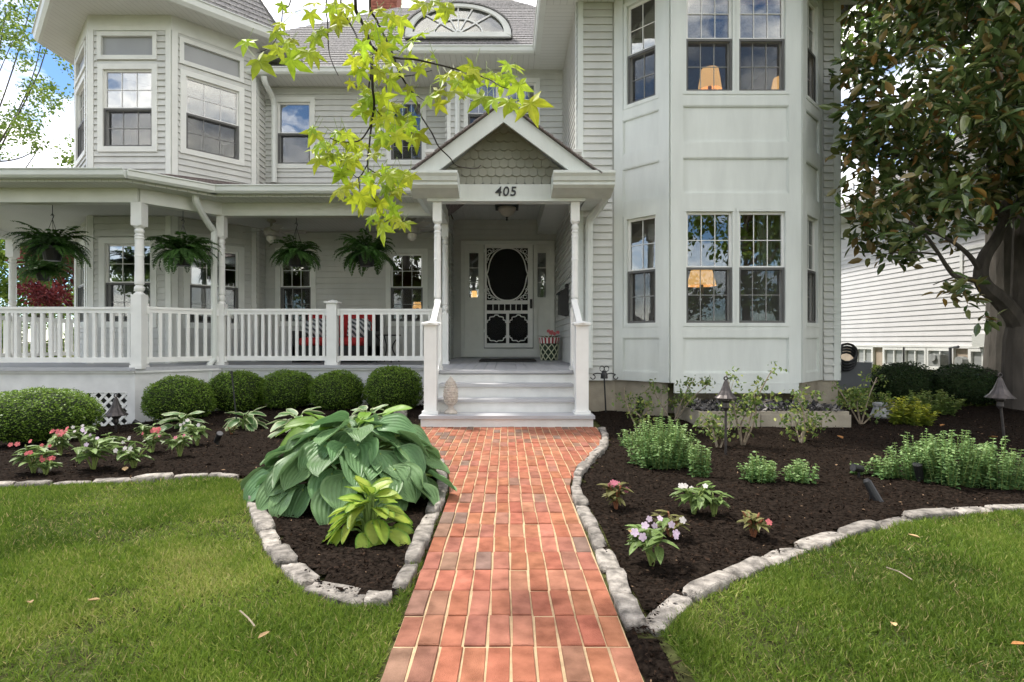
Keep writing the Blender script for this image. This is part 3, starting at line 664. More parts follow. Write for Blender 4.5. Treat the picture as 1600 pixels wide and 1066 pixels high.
gutter((.56,7.05,EV-.03), (.56,9.1,EV-.03), (-1,0,0))
# ---- chimney, eyebrow dormer
ch = MB(); cp = P(598, 10, 15.2); ch.box(cp.x-.38, cp.x+.38, 15.2, 15.9, 8.5, 11.0)
M['chimney'] = mat('chimney_brick', (.28,.10,.07), .9, .3, 12, .5, 40)
cho = ch.build('chimney', M['chimney'], house)
for r_ in range(26):
    z = 9.0+r_*.076; off = (.1 if r_ % 2 else 0)
    for x in np.arange(cp.x-.38+off, cp.x+.36, .2): MB().box(x+.004, min(x+.194, cp.x+.384), 15.185, 15.2, z, z+.066).build('brick', M['chimney'], cho)
dy = 9.74; dcx = P(716, 0, dy).x; db = P(716, 58, dy).z; dwid = .93; dh = .56
def arcp(w, h, n=20): 
    return [(-w*math.cos(math.pi*i/n), h*math.sin(math.pi*i/n)**.9) for i in range(n+1)]
o_ = V((dcx, dy, db)); mbd = MB(); Aout = arcp(dwid, dh); Ain = [(x*.86, .06+y*.80) for x, y in arcp(dwid, dh)]
pl = [(-dwid,0)]+Aout[1:-1]+[(dwid,0)]
for i in range(len(Aout)-1): mbd.prism([Aout[i], Aout[i+1], Ain[i+1], Ain[i]], o_, X_, Z, (0,-.05,0))
mbd.prism([(-dwid,-.02),(dwid,-.02),(dwid*.86,.06),(-dwid*.86,.06)], o_, X_, Z, (0,-.055,0))
dorm = mbd.build('dormer_window', M['trim'], house)
MB().prism(Ain, o_+V((0,.02,0)), X_, Z, (0,.005,0)).build('pane', M['glass'], dorm)
mu = MB()
for an in (30,60,90,120,150):
    d = V((math.cos(R(an)), math.sin(R(an)))); r1 = min(.92*.80/max(abs(d.x),.01), .50/max(d.y,.01)) if True else 0
    t = 0
    while t < 1.0:
        x, y = d.x*t, d.y*t
        if (abs(x)/(dwid*.86))**2 + (max(0,y)/(dh*.8))**2 > 1: break
        t += .01
    mu.strip([(0,.07), (d.x*t, .06+d.y*t)], .022, o_+V((0,-.012,0)), X_, Z, (0,.02,0))
mu.strip([(.42*math.cos(math.pi*i/14), .07+.25*math.sin(math.pi*i/14)) for i in range(15)], .02, o_+V((0,-.014,0)), X_, Z, (0,.02,0)); mu.build('muntin', M['rail'], dorm)
rf = MB(); Ar = arcp(dwid+.012, dh+.012)
for i in range(len(Ar)-1): rf.prism([Ar[i], Ar[i+1], (Ar[i+1][0]*1.012, Ar[i+1][1]+.018), (Ar[i][0]*1.012, Ar[i][1]+.018)], o_+V((0,-.065,0)), X_, Z, (0,1.0,0))
rf.build('dormer_roof', M['roof'], dorm)
MB().prism(pl, o_+V((0,.30,0)), X_, Z, (0,.02,0)).build('dormer_back', M['interior'], dorm)

# ================================================================== porch
# roof: eave along the front, the 45 degree corner and the left wrap
E0, E1, E2, E3 = V((-9.6,7.24,3.06)), V((-4.95,7.24,3.06)), V((-4.17,8.0,3.06)), V((-.95,8.0,3.06))
roofplane('porch_roof', [E2+Z*.09, V((-1.0,8.0,3.15)), V((-1.0,10.2,3.80)), V((-4.42,10.2,3.80))], 'roofp', 14)
roofplane('porch_roof', [E1+Z*.09, E2+Z*.09, V((-4.42,10.0,3.74)), V((-5.35,8.92,3.62))], 'roofp', 12)
roofplane('porch_roof', [E0+Z*.09, E1+Z*.09, V((-5.35,8.92,3.62)), V((-7.6,8.92,3.62))], 'roofp', 12)
MB().add([(-9.6,7.24,3.15),(-7.6,8.92,3.62),(-7.6,13,3.62),(-9.6,13.4,3.15),(-9.6,7.24,3.05),(-9.6,13.4,3.05)], [(0,1,2,3),(4,0,3,5)]).build('porch_roof', M['roofp'], house)
gutter(E0, E1+V((.05,0,0)), (0,-1,0)); gutter(E1, E2, (q,-q,0)); gutter(E2-V((.05,0,0)), V((-1.06,8.0,3.06)), (0,-1,0))
MB().prism([(-9.6,7.24),(-4.95,7.24),(-4.17,8.0),(-1.0,8.0),(-1.0,8.42),(-4.33,8.42),(-5.05,7.66),(-9.6,7.66)], (0,0,3.03), X_, Y_, (0,0,.035)).build('soffit', M['soffitline'], house)
# beams on the posts
POSTS = [V((-5.02,7.62,0)), V((-4.30,8.42,0))]
def beam(a, b, w, z0, z1, name='porch_beam', m='trim'):
    a, b = V(a), V(b); d = (b-a).normalized(); n = d.cross(Z); return MB().fr(a - n*w/2 + Z*z0, b-a, n*w, Z*(z1-z0)).build(name, M[m], house)
beam((-9.3,7.62,0), (-5.0,7.62,0), .15, 2.84, 3.04); beam((-5.03,7.62,0), (-4.29,8.42,0), .15, 2.842, 3.038); beam((-4.32,8.42,0), (-.93,8.42,0), .15, 2.84, 3.04)
beam((-9.22,13.2,0), (-9.22,7.60,0), .15, 2.841, 3.039)
beam((-.94,8.42,0), (-.94,7.0,0), .12, 2.72, 2.93); 
MB().prism([(-9.2,7.65),(-5.05,7.65),(-4.33,8.45),(-1.0,8.45),(-1.0,10.2),(-4.42,10.2),(-4.42,9.83),(-5.35,8.9),(-6.67,8.9),(-7.6,9.83),(-7.6,13.2),(-9.2,13.2)], (0,0,CE), X_, Y_, (0,0,.05)).build('porch_ceiling', M['beadceil'], house)
ec = MB().box(-1.03, .96, 7.05, 10.9, 3.35, 3.39).build('entry_ceiling', M['soffit'], house)
for i in range(17): MB().box(-1.025+i*.117, -1.025+i*.117+.104, 7.06, 10.89, 3.335, 3.35).build('ceiling_board', M['soffit'], ec)
MB().box(.60, .965, 7.1, 10.88, 3.05, 3.338).build('ceiling_box', M['soffit'], house)
# floors: boards on the entry deck
MB().prism([(-9.35,7.50),(-5.06,7.50),(-4.28,8.30),(-1.0,8.30),(-1.0,10.9),(-4.42,10.9),(-4.42,9.83),(-5.35,8.9),(-6.67,8.9),(-7.6,9.83),(-7.6,13.3),(-9.35,13.3)], (0,0,FL-.045), X_, Y_, (0,0,.045)).build('porch_floor', M['tread'], house)
dk = MB().box(-.99, .975, 6.92, 10.9, FL-.05, FL-.008).build('entry_deck', M['tread'], house)
for i in range(14):
    x = -.985 + i*.14; MB().fr((x+.002,6.90,FL-.035), (.134,0,0), (0,4.0,.05), (0,0,.03)).build('deck_board', M['tread'], dk)
# skirt and lattice
SK = [((-9.3,7.56),(-5.04,7.56)), ((-5.04,7.56),(-4.27,8.36)), ((-4.27,8.36),(-.97,8.36))]
for a, b in SK:
    w = Wall(a, b, .27, FL-.05); MB().fr(w.pt(0,.27), w.u*w.W, -w.n*.03, Z*(FL-.045-.27)).build('skirt_board', M['riser'], house)
    MB().fr(w.pt(0,FL-.075,.0), w.u*w.W, w.n*.035, Z*.028).build('floor_nosing', M['riser'], house)
def lattice(w, a0, a1, z0, z1):
    root = MB(); f = .05
    root.fr(w.pt(a0,z0,-.012), w.u*(a1-a0), w.n*.014, Z*f); root.fr(w.pt(a0,z1-f*.3,-.012), w.u*(a1-a0), w.n*.012, Z*f*.3)
    lo = root.build('lattice', M['rail'], house)
    MB().fr(w.pt(a0,z0,-.35), w.u*(a1-a0), w.n*.01, Z*(z1-z0)).build('crawl_space_dark', M['black'], lo)  # black sheet standing in for the darkness under the porch
    H = z1-z0; sp = .098; wd = .036
    for sgn, off in ((1,-.018),(-1,-.028)):
        k = a0 - H
        while k < a1 + H:
            # strip from bottom (k) rising at 45 degrees; clip to panel
            p0, p1 = (k, 0), (k+H, H)
            if sgn < 0: p0, p1 = (k+H, 0), (k, H)
            t0, t1 = 0.0, 1.0
            dx = p1[0]-p0[0]
            for bound, s_ in ((a0, 1), (a1, -1)):
                f0 = s_*(p0[0]-bound); f1 = s_*(p1[0]-bound)
                if f0 < 0 and f1 < 0: t1 = -1
                elif f0 < 0: t0 = max(t0, f0/(f0-f1))
                elif f1 < 0: t1 = min(t1, f0/(f0-f1))
            if t1 - t0 > .05:
                A = (p0[0]+dx*t0, z0+H*t0); B = (p0[0]+dx*t1, z0+H*t1)
                a_, b_ = V(A), V(B); t_ = (b_-a_).normalized(); q_ = V((-t_.y,t_.x))*wd/2
                MB().prism([a_-q_, b_-q_, b_+q_, a_+q_], w.p0+w.n*off, w.u, Z, w.n*.008).build('lattice_strip', M['rail'], lo)
            k += sp*1.414
w = Wall(*SK[0], 0, 1); lattice(w, w.W-2.6, w.W-.11, -.26, .27)
MB().fr(w.pt(w.W-.11,-.3,-.03), w.u*.11, w.n*.028, Z*.572).build('corner_panel', M['riser'], house)
w = Wall(*SK[1], 0, 1); MB().fr(w.pt(0,-.3,-.03), w.u*w.W, w.n*.028, Z*.572).build('corner_panel', M['riser'], house)
w = Wall(*SK[2], 0, 1); lattice(w, .3, w.W, -.2, .27); MB().fr(w.pt(0,-.3,-.03), w.u*.3, w.n*.028, Z*.572).build('corner_panel', M['riser'], house)
# posts
def post(x, y, z0, z1, wd, t0, t1, base=FL):
    """turned post: square below t0, turned between t0 and t1, square above"""
    h = wd/2; mb = MB(); mb.box(x-h,x+h,y-h,y+h,z0,t0-.03); mb.box(x-h,x+h,y-h,y+h,t1+.03,z1)
    r = h*.86; H = t1-t0
    prof = [(h*.98,-.03),(h*.98,-.02),(r*.78,.0),(r*.72,.012),(r*.95,.03),(r*1.04,.055),(r*.95,.08),(r*.72,.10),(r*.95,.115),(r*.98,.14),(r*.90,H*.4),(r*.92,H*.55),(r*1.0,H*.57),(r*.92,H*.59),(r*.90,H*.82),(r*1.0,H*.84),(r*.9,H*.86),(r*.88,H-.12),(r*1.0,H-.10),(r*.75,H-.08),(r*.98,H-.05),(r*.98,H-.03),(r*.75,H-.01),(r*.8,H),(h*.98,H+.02),(h*.98,H+.03)]
    mb.lathe(prof, (x,y,t0), 16)
    mb.box(x-h-.012,x+h+.012,y-h-.012,y+h+.012,z0,z0+.05)
    return mb.build('post', M['rail'], house)
post(-5.02, 7.62, FL-.02, 2.845, .145, 1.62, 2.50); post(-4.30, 8.42, FL-.02, 2.845, .115, 1.55, 2.5)
post(-9.22, 7.62, FL, 2.845, .145, 1.62, 2.50); post(-9.22, 10.4, FL, 2.845, .145, 1.62, 2.5); post(-9.22, 13.1, FL, 2.845, .145, 1.62, 2.5)
CXp = .866
post(-CXp, 7.02, FL-.01, 2.71, .108, 1.39, 2.43); post(CXp, 7.02, FL-.01, 2.71, .108, 1.39, 2.43)
post(-.925, 8.42, FL, 2.845, .105, 1.40, 2.50)
def railing(a, b, zt, zb, n, pw=.04, name='railing'):
    a, b = V((a[0],a[1],0)), V((b[0],b[1],0)); d = (b-a); L = d.length; u = d.normalized(); nn = u.cross(Z)
    mb = MB(); mb.fr(a-nn*.035+Z*(zt-.035), u*L, nn*.07, Z*.035); mb.fr(a-nn*.022+Z*(zt-.085), u*L, nn*.044, Z*.05); mb.fr(a-nn*.03+Z*zb, u*L, nn*.06, Z*.07)
    for e in (a, b-u*.03): mb.fr(e-nn*.045+Z*(zt-.10), u*.03, nn*.09, Z*.09); mb.fr(e-nn*.045+Z*(zb-.02), u*.03, nn*.09, Z*.09)
    ro = mb.build(name, M['rail'], house)
    me = MB().box(-pw/2,pw/2,-pw/2,pw/2,zb+.07,zt-.085).mesh('baluster', M['rail'])
    an = math.atan2(u.y, u.x)
    for i in range(n):
        p = a + u*(L*(i+.5)/n); link('baluster', me, ro, Matrix.Translation((p.x,p.y,0)) @ Matrix.Rotation(an,4,'Z'))
    return ro
RT, RBt = 1.425, .665
railing((-9.14,7.62), (-5.095,7.62), RT, RBt, 34); railing((-4.97,7.675), (-4.34,8.375), RT+.01, RBt, 8)
mpx = P(520, 500, 8.42).x
railing((-4.24,8.42), (mpx-.08,8.42), RT+.02, RBt, 15); railing((mpx+.08,8.42), (-.98,8.42), RT+.02, RBt, 13)
railing((-9.22,13.0), (-9.22,10.48), RT, RBt, 18); railing((-9.22,10.32), (-9.22,7.7), RT, RBt, 18)
mb = MB(); h = .075; mb.box(mpx-h,mpx+h,8.42-h,8.42+h,FL,1.53); mb.box(mpx-h-.03,mpx+h+.03,8.39-h,8.45+h,1.53,1.555); mb.lathe([(.09,0),(.05,.02),(.0,.03)], (mpx,8.42,1.555), 4); mb.box(mpx-h-.02,mpx+h+.02,8.40-h,8.44+h,FL,.64); mb.build('newel_post', M['rail'], house)
# ---- front steps
st = [(.14,6.10,6.45),(.29,6.37,6.72),(.445,6.63,6.95)]
o = MB().box(-.937, .953, 6.10, 6.36, -.05, .105).build('step', M['riser'], house); MB().box(-.955,.97,6.075,6.42,.105,.14).build('tread', M['tread'], o)
o = MB().box(-.80, .80, 6.40, 6.62, .0, .258).build('step', M['riser'], house); MB().box(-.80,.80,6.365,6.66,.258,.29).build('tread', M['tread'], o)
o = MB().box(-.80, .80, 6.65, 6.88, .0, .412).build('step', M['riser'], house); MB().box(-.80,.80,6.615,6.92,.412,.445).build('tread', M['tread'], o)
o = MB().box(-.985, .97, 6.90, 7.1, -.05, FL-.055).build('step', M['riser'], house); MB().box(-.82,.82,6.87,6.905,FL-.042,FL-.008).build('tread', M['tread'], o)
MB().box(-.985,-.80,6.905,8.4,-.1,FL-.055).build('side_skirt', M['riser'], house); MB().box(.80,.97,6.905,7.62,-.1,FL-.055).build('side_skirt', M['riser'], house)
for sx in (-1, 1):
    x = .849*sx; h = .07; y = 6.28; mb = MB()
    mb.box(x-h,x+h,y-h,y+h,.14,1.135); mb.box(x-h-.025,x+h+.025,y-h-.025,y+h+.025,1.135,1.157); mb.lathe([(.125,0),(.09,.012),(.0,.03)], (x,y,1.157), 4)
    mb.box(x-h-.02,x+h+.02,y-h-.02,y+h+.02,.14,.175); no = mb.build('newel_post', M['rail'], house)
    mb = MB(); A = V((x-.035*1, 6.33, 1.06)); B = V((x-.035, 6.97, 1.43)); mb.fr(A, B-A, (.07,0,0), (0,0,.05)); mb.fr(A+V((.015,0,-.05)), B-A, (.04,0,0), (0,0,.05)); A2 = V((x-.025,6.34,.30)); B2 = V((x-.025,6.97,.66)); mb.fr(A2, B2-A2, (.05,0,0), (0,0,.07))
    sr = mb.build('stair_rail', M['rail'], house)
    for i in range(4):
        t = (i+.6)/4.3; yy = 6.34+.63*t; MB().box(x-.018,x+.018,yy-.018,yy+.018,.36+.36*t,1.04+.36*t).build('baluster', M['rail'], sr)
# ---- gabled entry
GX, GYf = -.03, 6.65; gpk, gev, ghw = 3.80, 2.95, 1.135
sl_ = (gpk-gev)/ghw
for sx in (-1, 1):
    a = V((GX, GYf, gpk)); b = V((GX+sx*ghw*1.02, GYf, gpk-ghw*1.02*sl_))
    # rake board
    MB().prism([(0,0),(b.x-a.x, b.z-a.z),(b.x-a.x-sx*.0, b.z-a.z-.06),(b.x-a.x-sx*.21, b.z-a.z-.06),(0,-.225)], a, X_, Z, (0,.035,0)).build('rake_board', M['bay'], house)
    MB().prism([(0,-.05),(b.x-a.x, b.z-a.z-.05),(b.x-a.x, b.z-a.z-.09),(0,-.09)], a+V((0,.035,0)), X_, Z, (0,.42,0)).build('rake_soffit', M['soffity'], house)
    c_, d_ = V((GX+sx*1.165, 6.60, gpk-1.165*sl_+.02)), V((GX+sx*1.165, 9.55, gpk-1.165*sl_+.02))
    qd = [c_, d_, V((GX,9.55,gpk+.02)), V((GX,6.60,gpk+.02))]
    roofplane('gable_roof', qd if sx > 0 else [qd[1], qd[0], qd[3], qd[2]], 'roofp', 10, .004)
# gable wall and its scalloped shingles
GW = 6.98
MB().prism([(-1.0,2.9),(1.0,2.9),(0,3.70)], (GX,GW+.02,0), X_, Z, (0,.05,0)).build('gable_wall', M['scallop'], house)
gwall = [o for o in house.children if o.name.startswith('gable_wall')][0]
sw, shh = .105, .125; scal = [(-sw/2+.002,.17),(-sw/2+.002,.03)] + [(-(sw/2-.002)*math.cos(math.pi*i/8), .03-.032*math.sin(math.pi*i/8)) for i in range(1,8)] + [(sw/2-.002,.03),(sw/2-.002,.17)]
def clip_half(poly, a, b, c):                      # keep a*x+b*y <= c
    out = []
    for i in range(len(poly)):
        p, q_ = poly[i], poly[(i+1) % len(poly)]; fp = a*p[0]+b*p[1]-c; fq = a*q_[0]+b*q_[1]-c
        if fp <= 0: out.append(p)
        if (fp < 0) != (fq < 0) and fp != fq: t = fp/(fp-fq); out.append((p[0]+(q_[0]-p[0])*t, p[1]+(q_[1]-p[1])*t))
    return out
full_me = MB().prism(scal, (0,0,0), X_+V((0,0,0)), Z+V((0,.16,0)), (0,-.014,0)).mesh('shingle', M['scallop'])
zr = 2.915; rown = 0
while zr < 3.66:
    for i in range(-12, 13):
        xc = i*sw + (sw/2 if rown % 2 else 0); pl_ = [(xc+p[0], zr+p[1]) for p in scal]
        top = 3.70-.055
        c1 = clip_half(pl_, sl_, 1, top); c1 = clip_half(c1, -sl_, 1, top) if len(c1) > 2 else []
        if len(c1) < 3: continue
        ar = .5*abs(sum(c1[k][0]*c1[(k+1)%len(c1)][1]-c1[(k+1)%len(c1)][0]*c1[k][1] for k in range(len(c1))))
        if ar < .0008: continue
        off = -.012*0
        if ar > .0155: link('shingle', full_me, gwall, Matrix.Translation((GX+xc, GW+.005-.0, zr)))
        else: MB().prism([(p[0], p[1]-zr) for p in c1], (GX,GW+.005,zr), X_, Z+V((0,.16,0)), (0,-.014,0)).build('shingle', M['scallop'], gwall)
    zr += shh*.86; rown += 1
# entablature with the house number
mb = MB(); mb.box(-.96,.96,6.95,7.09,2.70,2.915); mb.box(-.985,.985,6.93,6.95,2.70,2.735); bo = mb.build('entry_beam', M['bay'], house)
beam((.905,7.64,0), (.905,7.0,0), .10, 2.71, 2.93)
for sx, x0, x1 in ((-1,-1.16,-.58),(1,.56,1.30)):
    mb = MB(); k = [(0,0),(.0,-.10),(.05,-.13),(.05,-.17),(.26,-.25),(.26,.06),(.0,.06)]
    prof = [(6.60,2.985),(6.60,2.955),(6.625,2.92),(6.64,2.875),(6.66,2.865),(6.66,2.83),(6.70,2.80),(6.95,2.735),(6.95,2.985)]
    mb.prism([(p[0],p[1]) for p in prof], (x0,0,0), Y_, Z, (x1-x0,0,0)); mb.build('cornice_return', M['bay'], house)
    mb = MB(); xo = x0 if sx < 0 else x1
    mb.prism([(0,2.985),(0,2.80),(.10*-sx*1,2.74),(.30*-sx,2.735),(.30*-sx,2.985)], (xo,6.95,0), X_, Z, (0,1.0 if sx < 0 else .65,0)); mb.build('eave_return', M['bay'], house)
fc = bpy.data.curves.new('num','FONT'); fc.body = '405'; fc.size = .165; fc.extrude = .006; fc.align_x = 'CENTER'; fc.shear = .12; fc.space_character = 1.12; fc.offset = .0015
fo = bpy.data.objects.new('tmp', fc); col.objects.link(fo); dg = bpy.context.evaluated_depsgraph_get(); me = bpy.data.meshes.new_from_object(fo.evaluated_get(dg)); bpy.data.objects.remove(fo)
me.materials.clear(); me.materials.append(M['black']); pz = P(790, 306, 6.94)
no_ = link('house_number', me, house, Matrix.Translation((pz.x, 6.942, pz.z)) @ Matrix.Rotation(R(90),4,'X')); tag(no_, 'black numerals 405 on the white beam over the entry')
# ---- downspouts
def spout(pts, wd=.075, name='downspout'):
    mb = MB(); pts = [V(p) for p in pts]; mb.tube(pts, wd*.62, 8); o = mb.build(name, M['gutter'], house); return shade(o, True)
spout(bez([(-4.42,7.93,3.06),(-4.42,7.95,2.93),(-4.40,8.18,2.72),(-4.37,8.33,2.60)],4)+[(-4.37,8.33,.7),(-4.40,8.27,.62),(-4.40,8.26,.1)])
spout(bez([(-4.24,9.74,5.6),(-4.24,9.80,5.50),(-4.22,10.05,5.36),(-4.22,10.12,5.24)],4)+[(-4.22,10.12,3.84)], .08)
spout([(-.83,9.48,5.60),(-.83,9.48,4.0)], .075)
spout(bez([P(947,296,6.95), P(946,308,7.0), P(938,322,7.3), P(924,340,7.52), P(920.5,352,7.57)],5)+[P(920.5,505,7.57), P(920.5,575,7.57)], .085)
# ---- front door
du = dw.holes[0]; Yd = 10.9; dx0, dx1 = P(720.5,0,Yd).x, P(866,0,Yd).x; dz0, dz1 = .655, 2.92
def rb(mb, x0, x1, z0, z1, y0, y1, mi=0): return mb.box(x0, x1, min(y0,y1), max(y0,y1), z0, z1, mi)
mb = MB(); rb(mb,dx0,dx1,dz1-.07,dz1,Yd-.05,Yd+.05); rb(mb,dx0,dx0+.07,dz0,dz1-.07,Yd-.048,Yd+.05); rb(mb,dx1-.07,dx1,dz0,dz1-.07,Yd-.048,Yd+.05); rb(mb,dx0+.02,dx1-.02,.655,.815,Yd-.07,Yd+.05)
sx0, sx1 = P(757,0,Yd).x, P(832.5,0,Yd).x
rb(mb,sx0-.10,sx0-.012,.815,dz1-.07,Yd-.035,Yd+.05); rb(mb,sx1+.012,sx1+.08,.815,dz1-.07,Yd-.035,Yd+.05)
dfr = mb.build('door_frame', M['trim'], house)
for xa, xb, ga, gb in ((dx0+.07, sx0-.10, 733.4, 747.5), (sx1+.08, dx1-.07, 840, 853)):
    gx0, gx1 = P(ga,0,Yd).x, P(gb,0,Yd).x; gz0, gz1 = P(0,464.8,Yd).z, P(0,395.5,Yd).z; mb = MB()
    rb(mb,xa,gx0,.815,dz1-.07,Yd-.01,Yd+.04); rb(mb,gx1,xb,.815,dz1-.07,Yd-.01,Yd+.04); rb(mb,gx0,gx1,gz1,dz1-.07,Yd-.01,Yd+.04); rb(mb,gx0,gx1,.815,gz0,Yd-.01,Yd+.04)
    rb(mb,xa+.045,xb-.045,1.02,gz0-.16,Yd-.022,Yd-.01); rb(mb,gx0-.02,gx0,gz0-.02,gz1+.02,Yd-.022,Yd-.01); rb(mb,gx1,gx1+.02,gz0-.02,gz1+.02,Yd-.022,Yd-.01); rb(mb,gx0,gx1,gz1,gz1+.02,Yd-.022,Yd-.01); rb(mb,gx0,gx1,gz0-.02,gz0,Yd-.022,Yd-.01)
    sd = mb.build('sidelight', M['trim'], house)
    mb = MB(); rb(mb,gx0,gx1,gz0,gz1,Yd+.012,Yd+.016); mb.build('pane', M['glass'], sd)
    mb = MB()
    for k in (1,2): zz = gz0+(gz1-gz0)*k/3; rb(mb,gx0,gx1,zz-.008,zz+.008,Yd+.002,Yd+.01)
    mb.build('muntin', M['rail'], sd)
mb = MB(); rb(mb, sx0-.01, sx1+.01, .82, 2.86, Yd+.02, Yd+.06); mb.build('front_door', M['black'], house)
# screen door: white wooden frame with fretwork
dz_0, dz_1 = P(0,543.3,Yd).z, P(0,381.7,Yd).z; y0, y1 = Yd-.045, Yd-.012
def dp(cx_, cy_): return (sx0 + (cx_-5)/(418-5)*(sx1-sx0), dz_1 - (cy_-70)/(1025-70)*(dz_1-dz_0))    # traced positions on the door
mb = MB(); W_ = sx1-sx0
L0 = dp(25,0)[0]; R0 = dp(375,0)[0]
rb(mb,sx0,L0,dz_0,dz_1,y0,y1); rb(mb,R0,sx1,dz_0,dz_1,y0,y1); 
for t_, b_ in ((70,108),(590,625),(683,712),(985,1025)): rb(mb,L0,R0,dp(0,b_)[1],dp(0,t_)[1],y0+.001,y1-.001)
rb(mb,dp(190,0)[0],dp(215,0)[0],dp(0,985)[1],dp(0,712)[1],y0+.001,y1-.001)
sd = mb.build('screen_door', M['rail'], house)
mb = MB()
for cx_ in (78,128,178,228,275,322): a = dp(cx_-3.5,0)[0]; b = dp(cx_+3.5,0)[0]; rb(mb,a,b,dp(0,684)[1],dp(0,624)[1],y0+.008,y1-.008)
mb.build('spindle_row', M['rail'], sd)
of = V((0,y0+.004,0)); ex = V((0,.018,0)); mb = MB()
oc = dp(200,350); orx = (R0-L0)/2*.93; orz = (dp(0,108)[1]-dp(0,590)[1])/2
ov = []
for i in range(64):
    t = 2*math.pi*i/64; k = 1 + .075*max(0, 1-abs(math.sin(t))*7) ; sq = 1.0
    ov.append((oc[0]+orx*k*math.copysign(abs(math.cos(t))**.85, math.cos(t)), oc[1]+orz*math.copysign(abs(math.sin(t))**.95, math.sin(t))))
mb.strip(ov, .022, of, X_, Z, ex, closed=True); mb.build('oval_frame', M['rail'], sd); mb = MB()
for sx in (-1,1):
    for sz in (-1,1):
        cx_, cz_ = oc[0]+sx*(R0-L0)/2, oc[1]+sz*orz
        for (dx, dz, r_, a0, a1) in ((.055,.07,.034,0,330),(.12,.035,.022,40,330),(.03,.15,.024,0,300),(.025,.215,.018,0,320)):
            c_ = (cx_-sx*dx, cz_-sz*dz); mb.strip([(c_[0]+sx*r_*math.cos(R(a0+(a1-a0)*i/10)), c_[1]+sz*r_*math.sin(R(a0+(a1-a0)*i/10))) for i in range(11)], .013, of+V((0,.002,0)), X_, Z, ex*.8)
        mb.strip([(cx_-sx*.005, cz_-sz*.29), (cx_-sx*.02, cz_-sz*.20), (cx_-sx*.075, cz_-sz*.11), (cx_-sx*.15, cz_-sz*.06), (cx_-sx*.23, cz_-sz*.01)], .012, of+V((0,.001,0)), X_, Z, ex*.9)
tag(mb.build('scrollwork', M['rail'], sd), kind='stuff')
for xa, xb in ((28,188),(218,373)):
    A = dp(xa,975); B = dp(xb,722); mx2 = (A[0]+B[0])/2; hw = (B[0]-A[0])/2; pts = []
    zt_, zb_ = B[1], A[1]
    for pts in ([(A[0]+.005, zt_-.16), (A[0]+.012, zt_-.11), (A[0]+.05, zt_-.10), (A[0]+.055, zt_-.05), (mx2-.05, zt_-.035), (mx2-.035, zt_-.012), (mx2, zt_-.004), (mx2+.035, zt_-.012), (mx2+.05, zt_-.035), (B[0]-.055, zt_-.05), (B[0]-.05, zt_-.10), (B[0]-.012, zt_-.11), (B[0]-.005, zt_-.16)],
                [(A[0]+.005, zb_+.13), (A[0]+.012, zb_+.09), (A[0]+.045, zb_+.08), (A[0]+.06, zb_+.035), (mx2-.04, zb_+.03), (mx2, zb_+.008), (mx2+.04, zb_+.03), (B[0]-.06, zb_+.035), (B[0]-.045, zb_+.08), (B[0]-.012, zb_+.09), (B[0]-.005, zb_+.13)]):
        MB().strip([(p.x,p.y) for p in bez([(a_[0],a_[1],0) for a_ in pts],3)], .018, of, X_, Z, ex).build('fretwork', M['rail'], sd)
mb = MB(); rb(mb,L0,R0,dp(0,1000)[1],dp(0,100)[1],Yd-.006,Yd-.003); mb.build('door_screen', screenmat('door_mesh', .7, (.012,.012,.012)), sd)
mb = MB(); a = dp(400,0)[0]; rb(mb,a-.018,a+.028,dp(0,665)[1],dp(0,580)[1],y0-.03,y0); mb.tube([(a+.004,y0-.05,dp(0,655)[1]),(a+.004,y0-.06,dp(0,590)[1])], .008, 6); mb.build('handle', M['black'], sd)
for cy_ in (135,500,870):
    mb = MB(); zz = dp(0,cy_)[1]; rb(mb,sx0-.035,sx0+.002,zz-.03,zz+.03,y0-.012,y0+.01); mb.build('hinge', M['gutter'], sd)
# ================================================================== things on and around the porch
fz = FL + .02
# door mat
p = thing('door_mat', (.0, 9.2, fz), 'dark rectangular mat lying on the deck before the screen door', 'door mat')
a, b = P(756,557,10.0), P(840,567,9.0)
mb = MB(); mb.fr((-.44,9.0,.63),(.93,0,0),(0,.85,.0105),(0,0,.012)); mo = mb.build('mat', mat('rubber_mat', (.035,.03,.028), .95, .3, 60, .8, 200), p)
mb = MB()
for i in range(12): mb.box(-.40+i*.072,-.40+i*.072+.05,9.05,9.80,.645,.6475)
MB().box(-.40,.45,9.04,9.05,.635,.650).build('border', M['black'], p)
# ceiling light
cl = P(792, 327, 9.6); p = thing('ceiling_light', (cl.x, 9.6, 3.34), 'black square flush ceiling light with a frosted bowl over the entry', 'lamp')
MB().box(cl.x-.2,cl.x+.2,9.42,9.82,3.26,3.338).build('canopy', M['black'], p)
mb = MB(); mb.lathe([(.165,0),(.15,-.06),(.10,-.13),(.035,-.165),(.02,-.17)][::-1], (cl.x,9.62,3.27), 16); mb.build('glass_bowl', mat('frosted_bowl', (.55,.5,.42), .3, .1, 8, spec=.5), p, True)
mb = MB(); mb.lathe([(.004,-.24),(.02,-.22),(.012,-.19),(.03,-.17)], (cl.x,9.62,3.275), 10); mb.build('finial', M['black'], p)
# mailbox on the side wall
p = thing('mailbox', (.95, 8.9, 1.6), 'black wall mailbox hanging on the entry side wall', 'mailbox')
mb = MB(); z0, z1 = 1.35, 1.80; mb.prism([(0,z0),(-.13,z0+.03),(-.13,z1-.09),(0,z1-.03)], (.955,8.55,0), X_, Z, (0,.36,0)); mb.build('body', M['black'], p)
mb = MB(); mb.prism([(0,z1-.03),(-.16,z1-.11),(-.16,z1-.09),(0,z1)], (.958,8.53,0), X_, Z, (0,.40,0)); mb.prism([(0,z1+.0),(-.03,z1),(-.03,z1+.05),(0,z1+.05)], (.957,8.63,0), X_, Z, (0,.2,0)); mb.build('lid', M['black'], p)
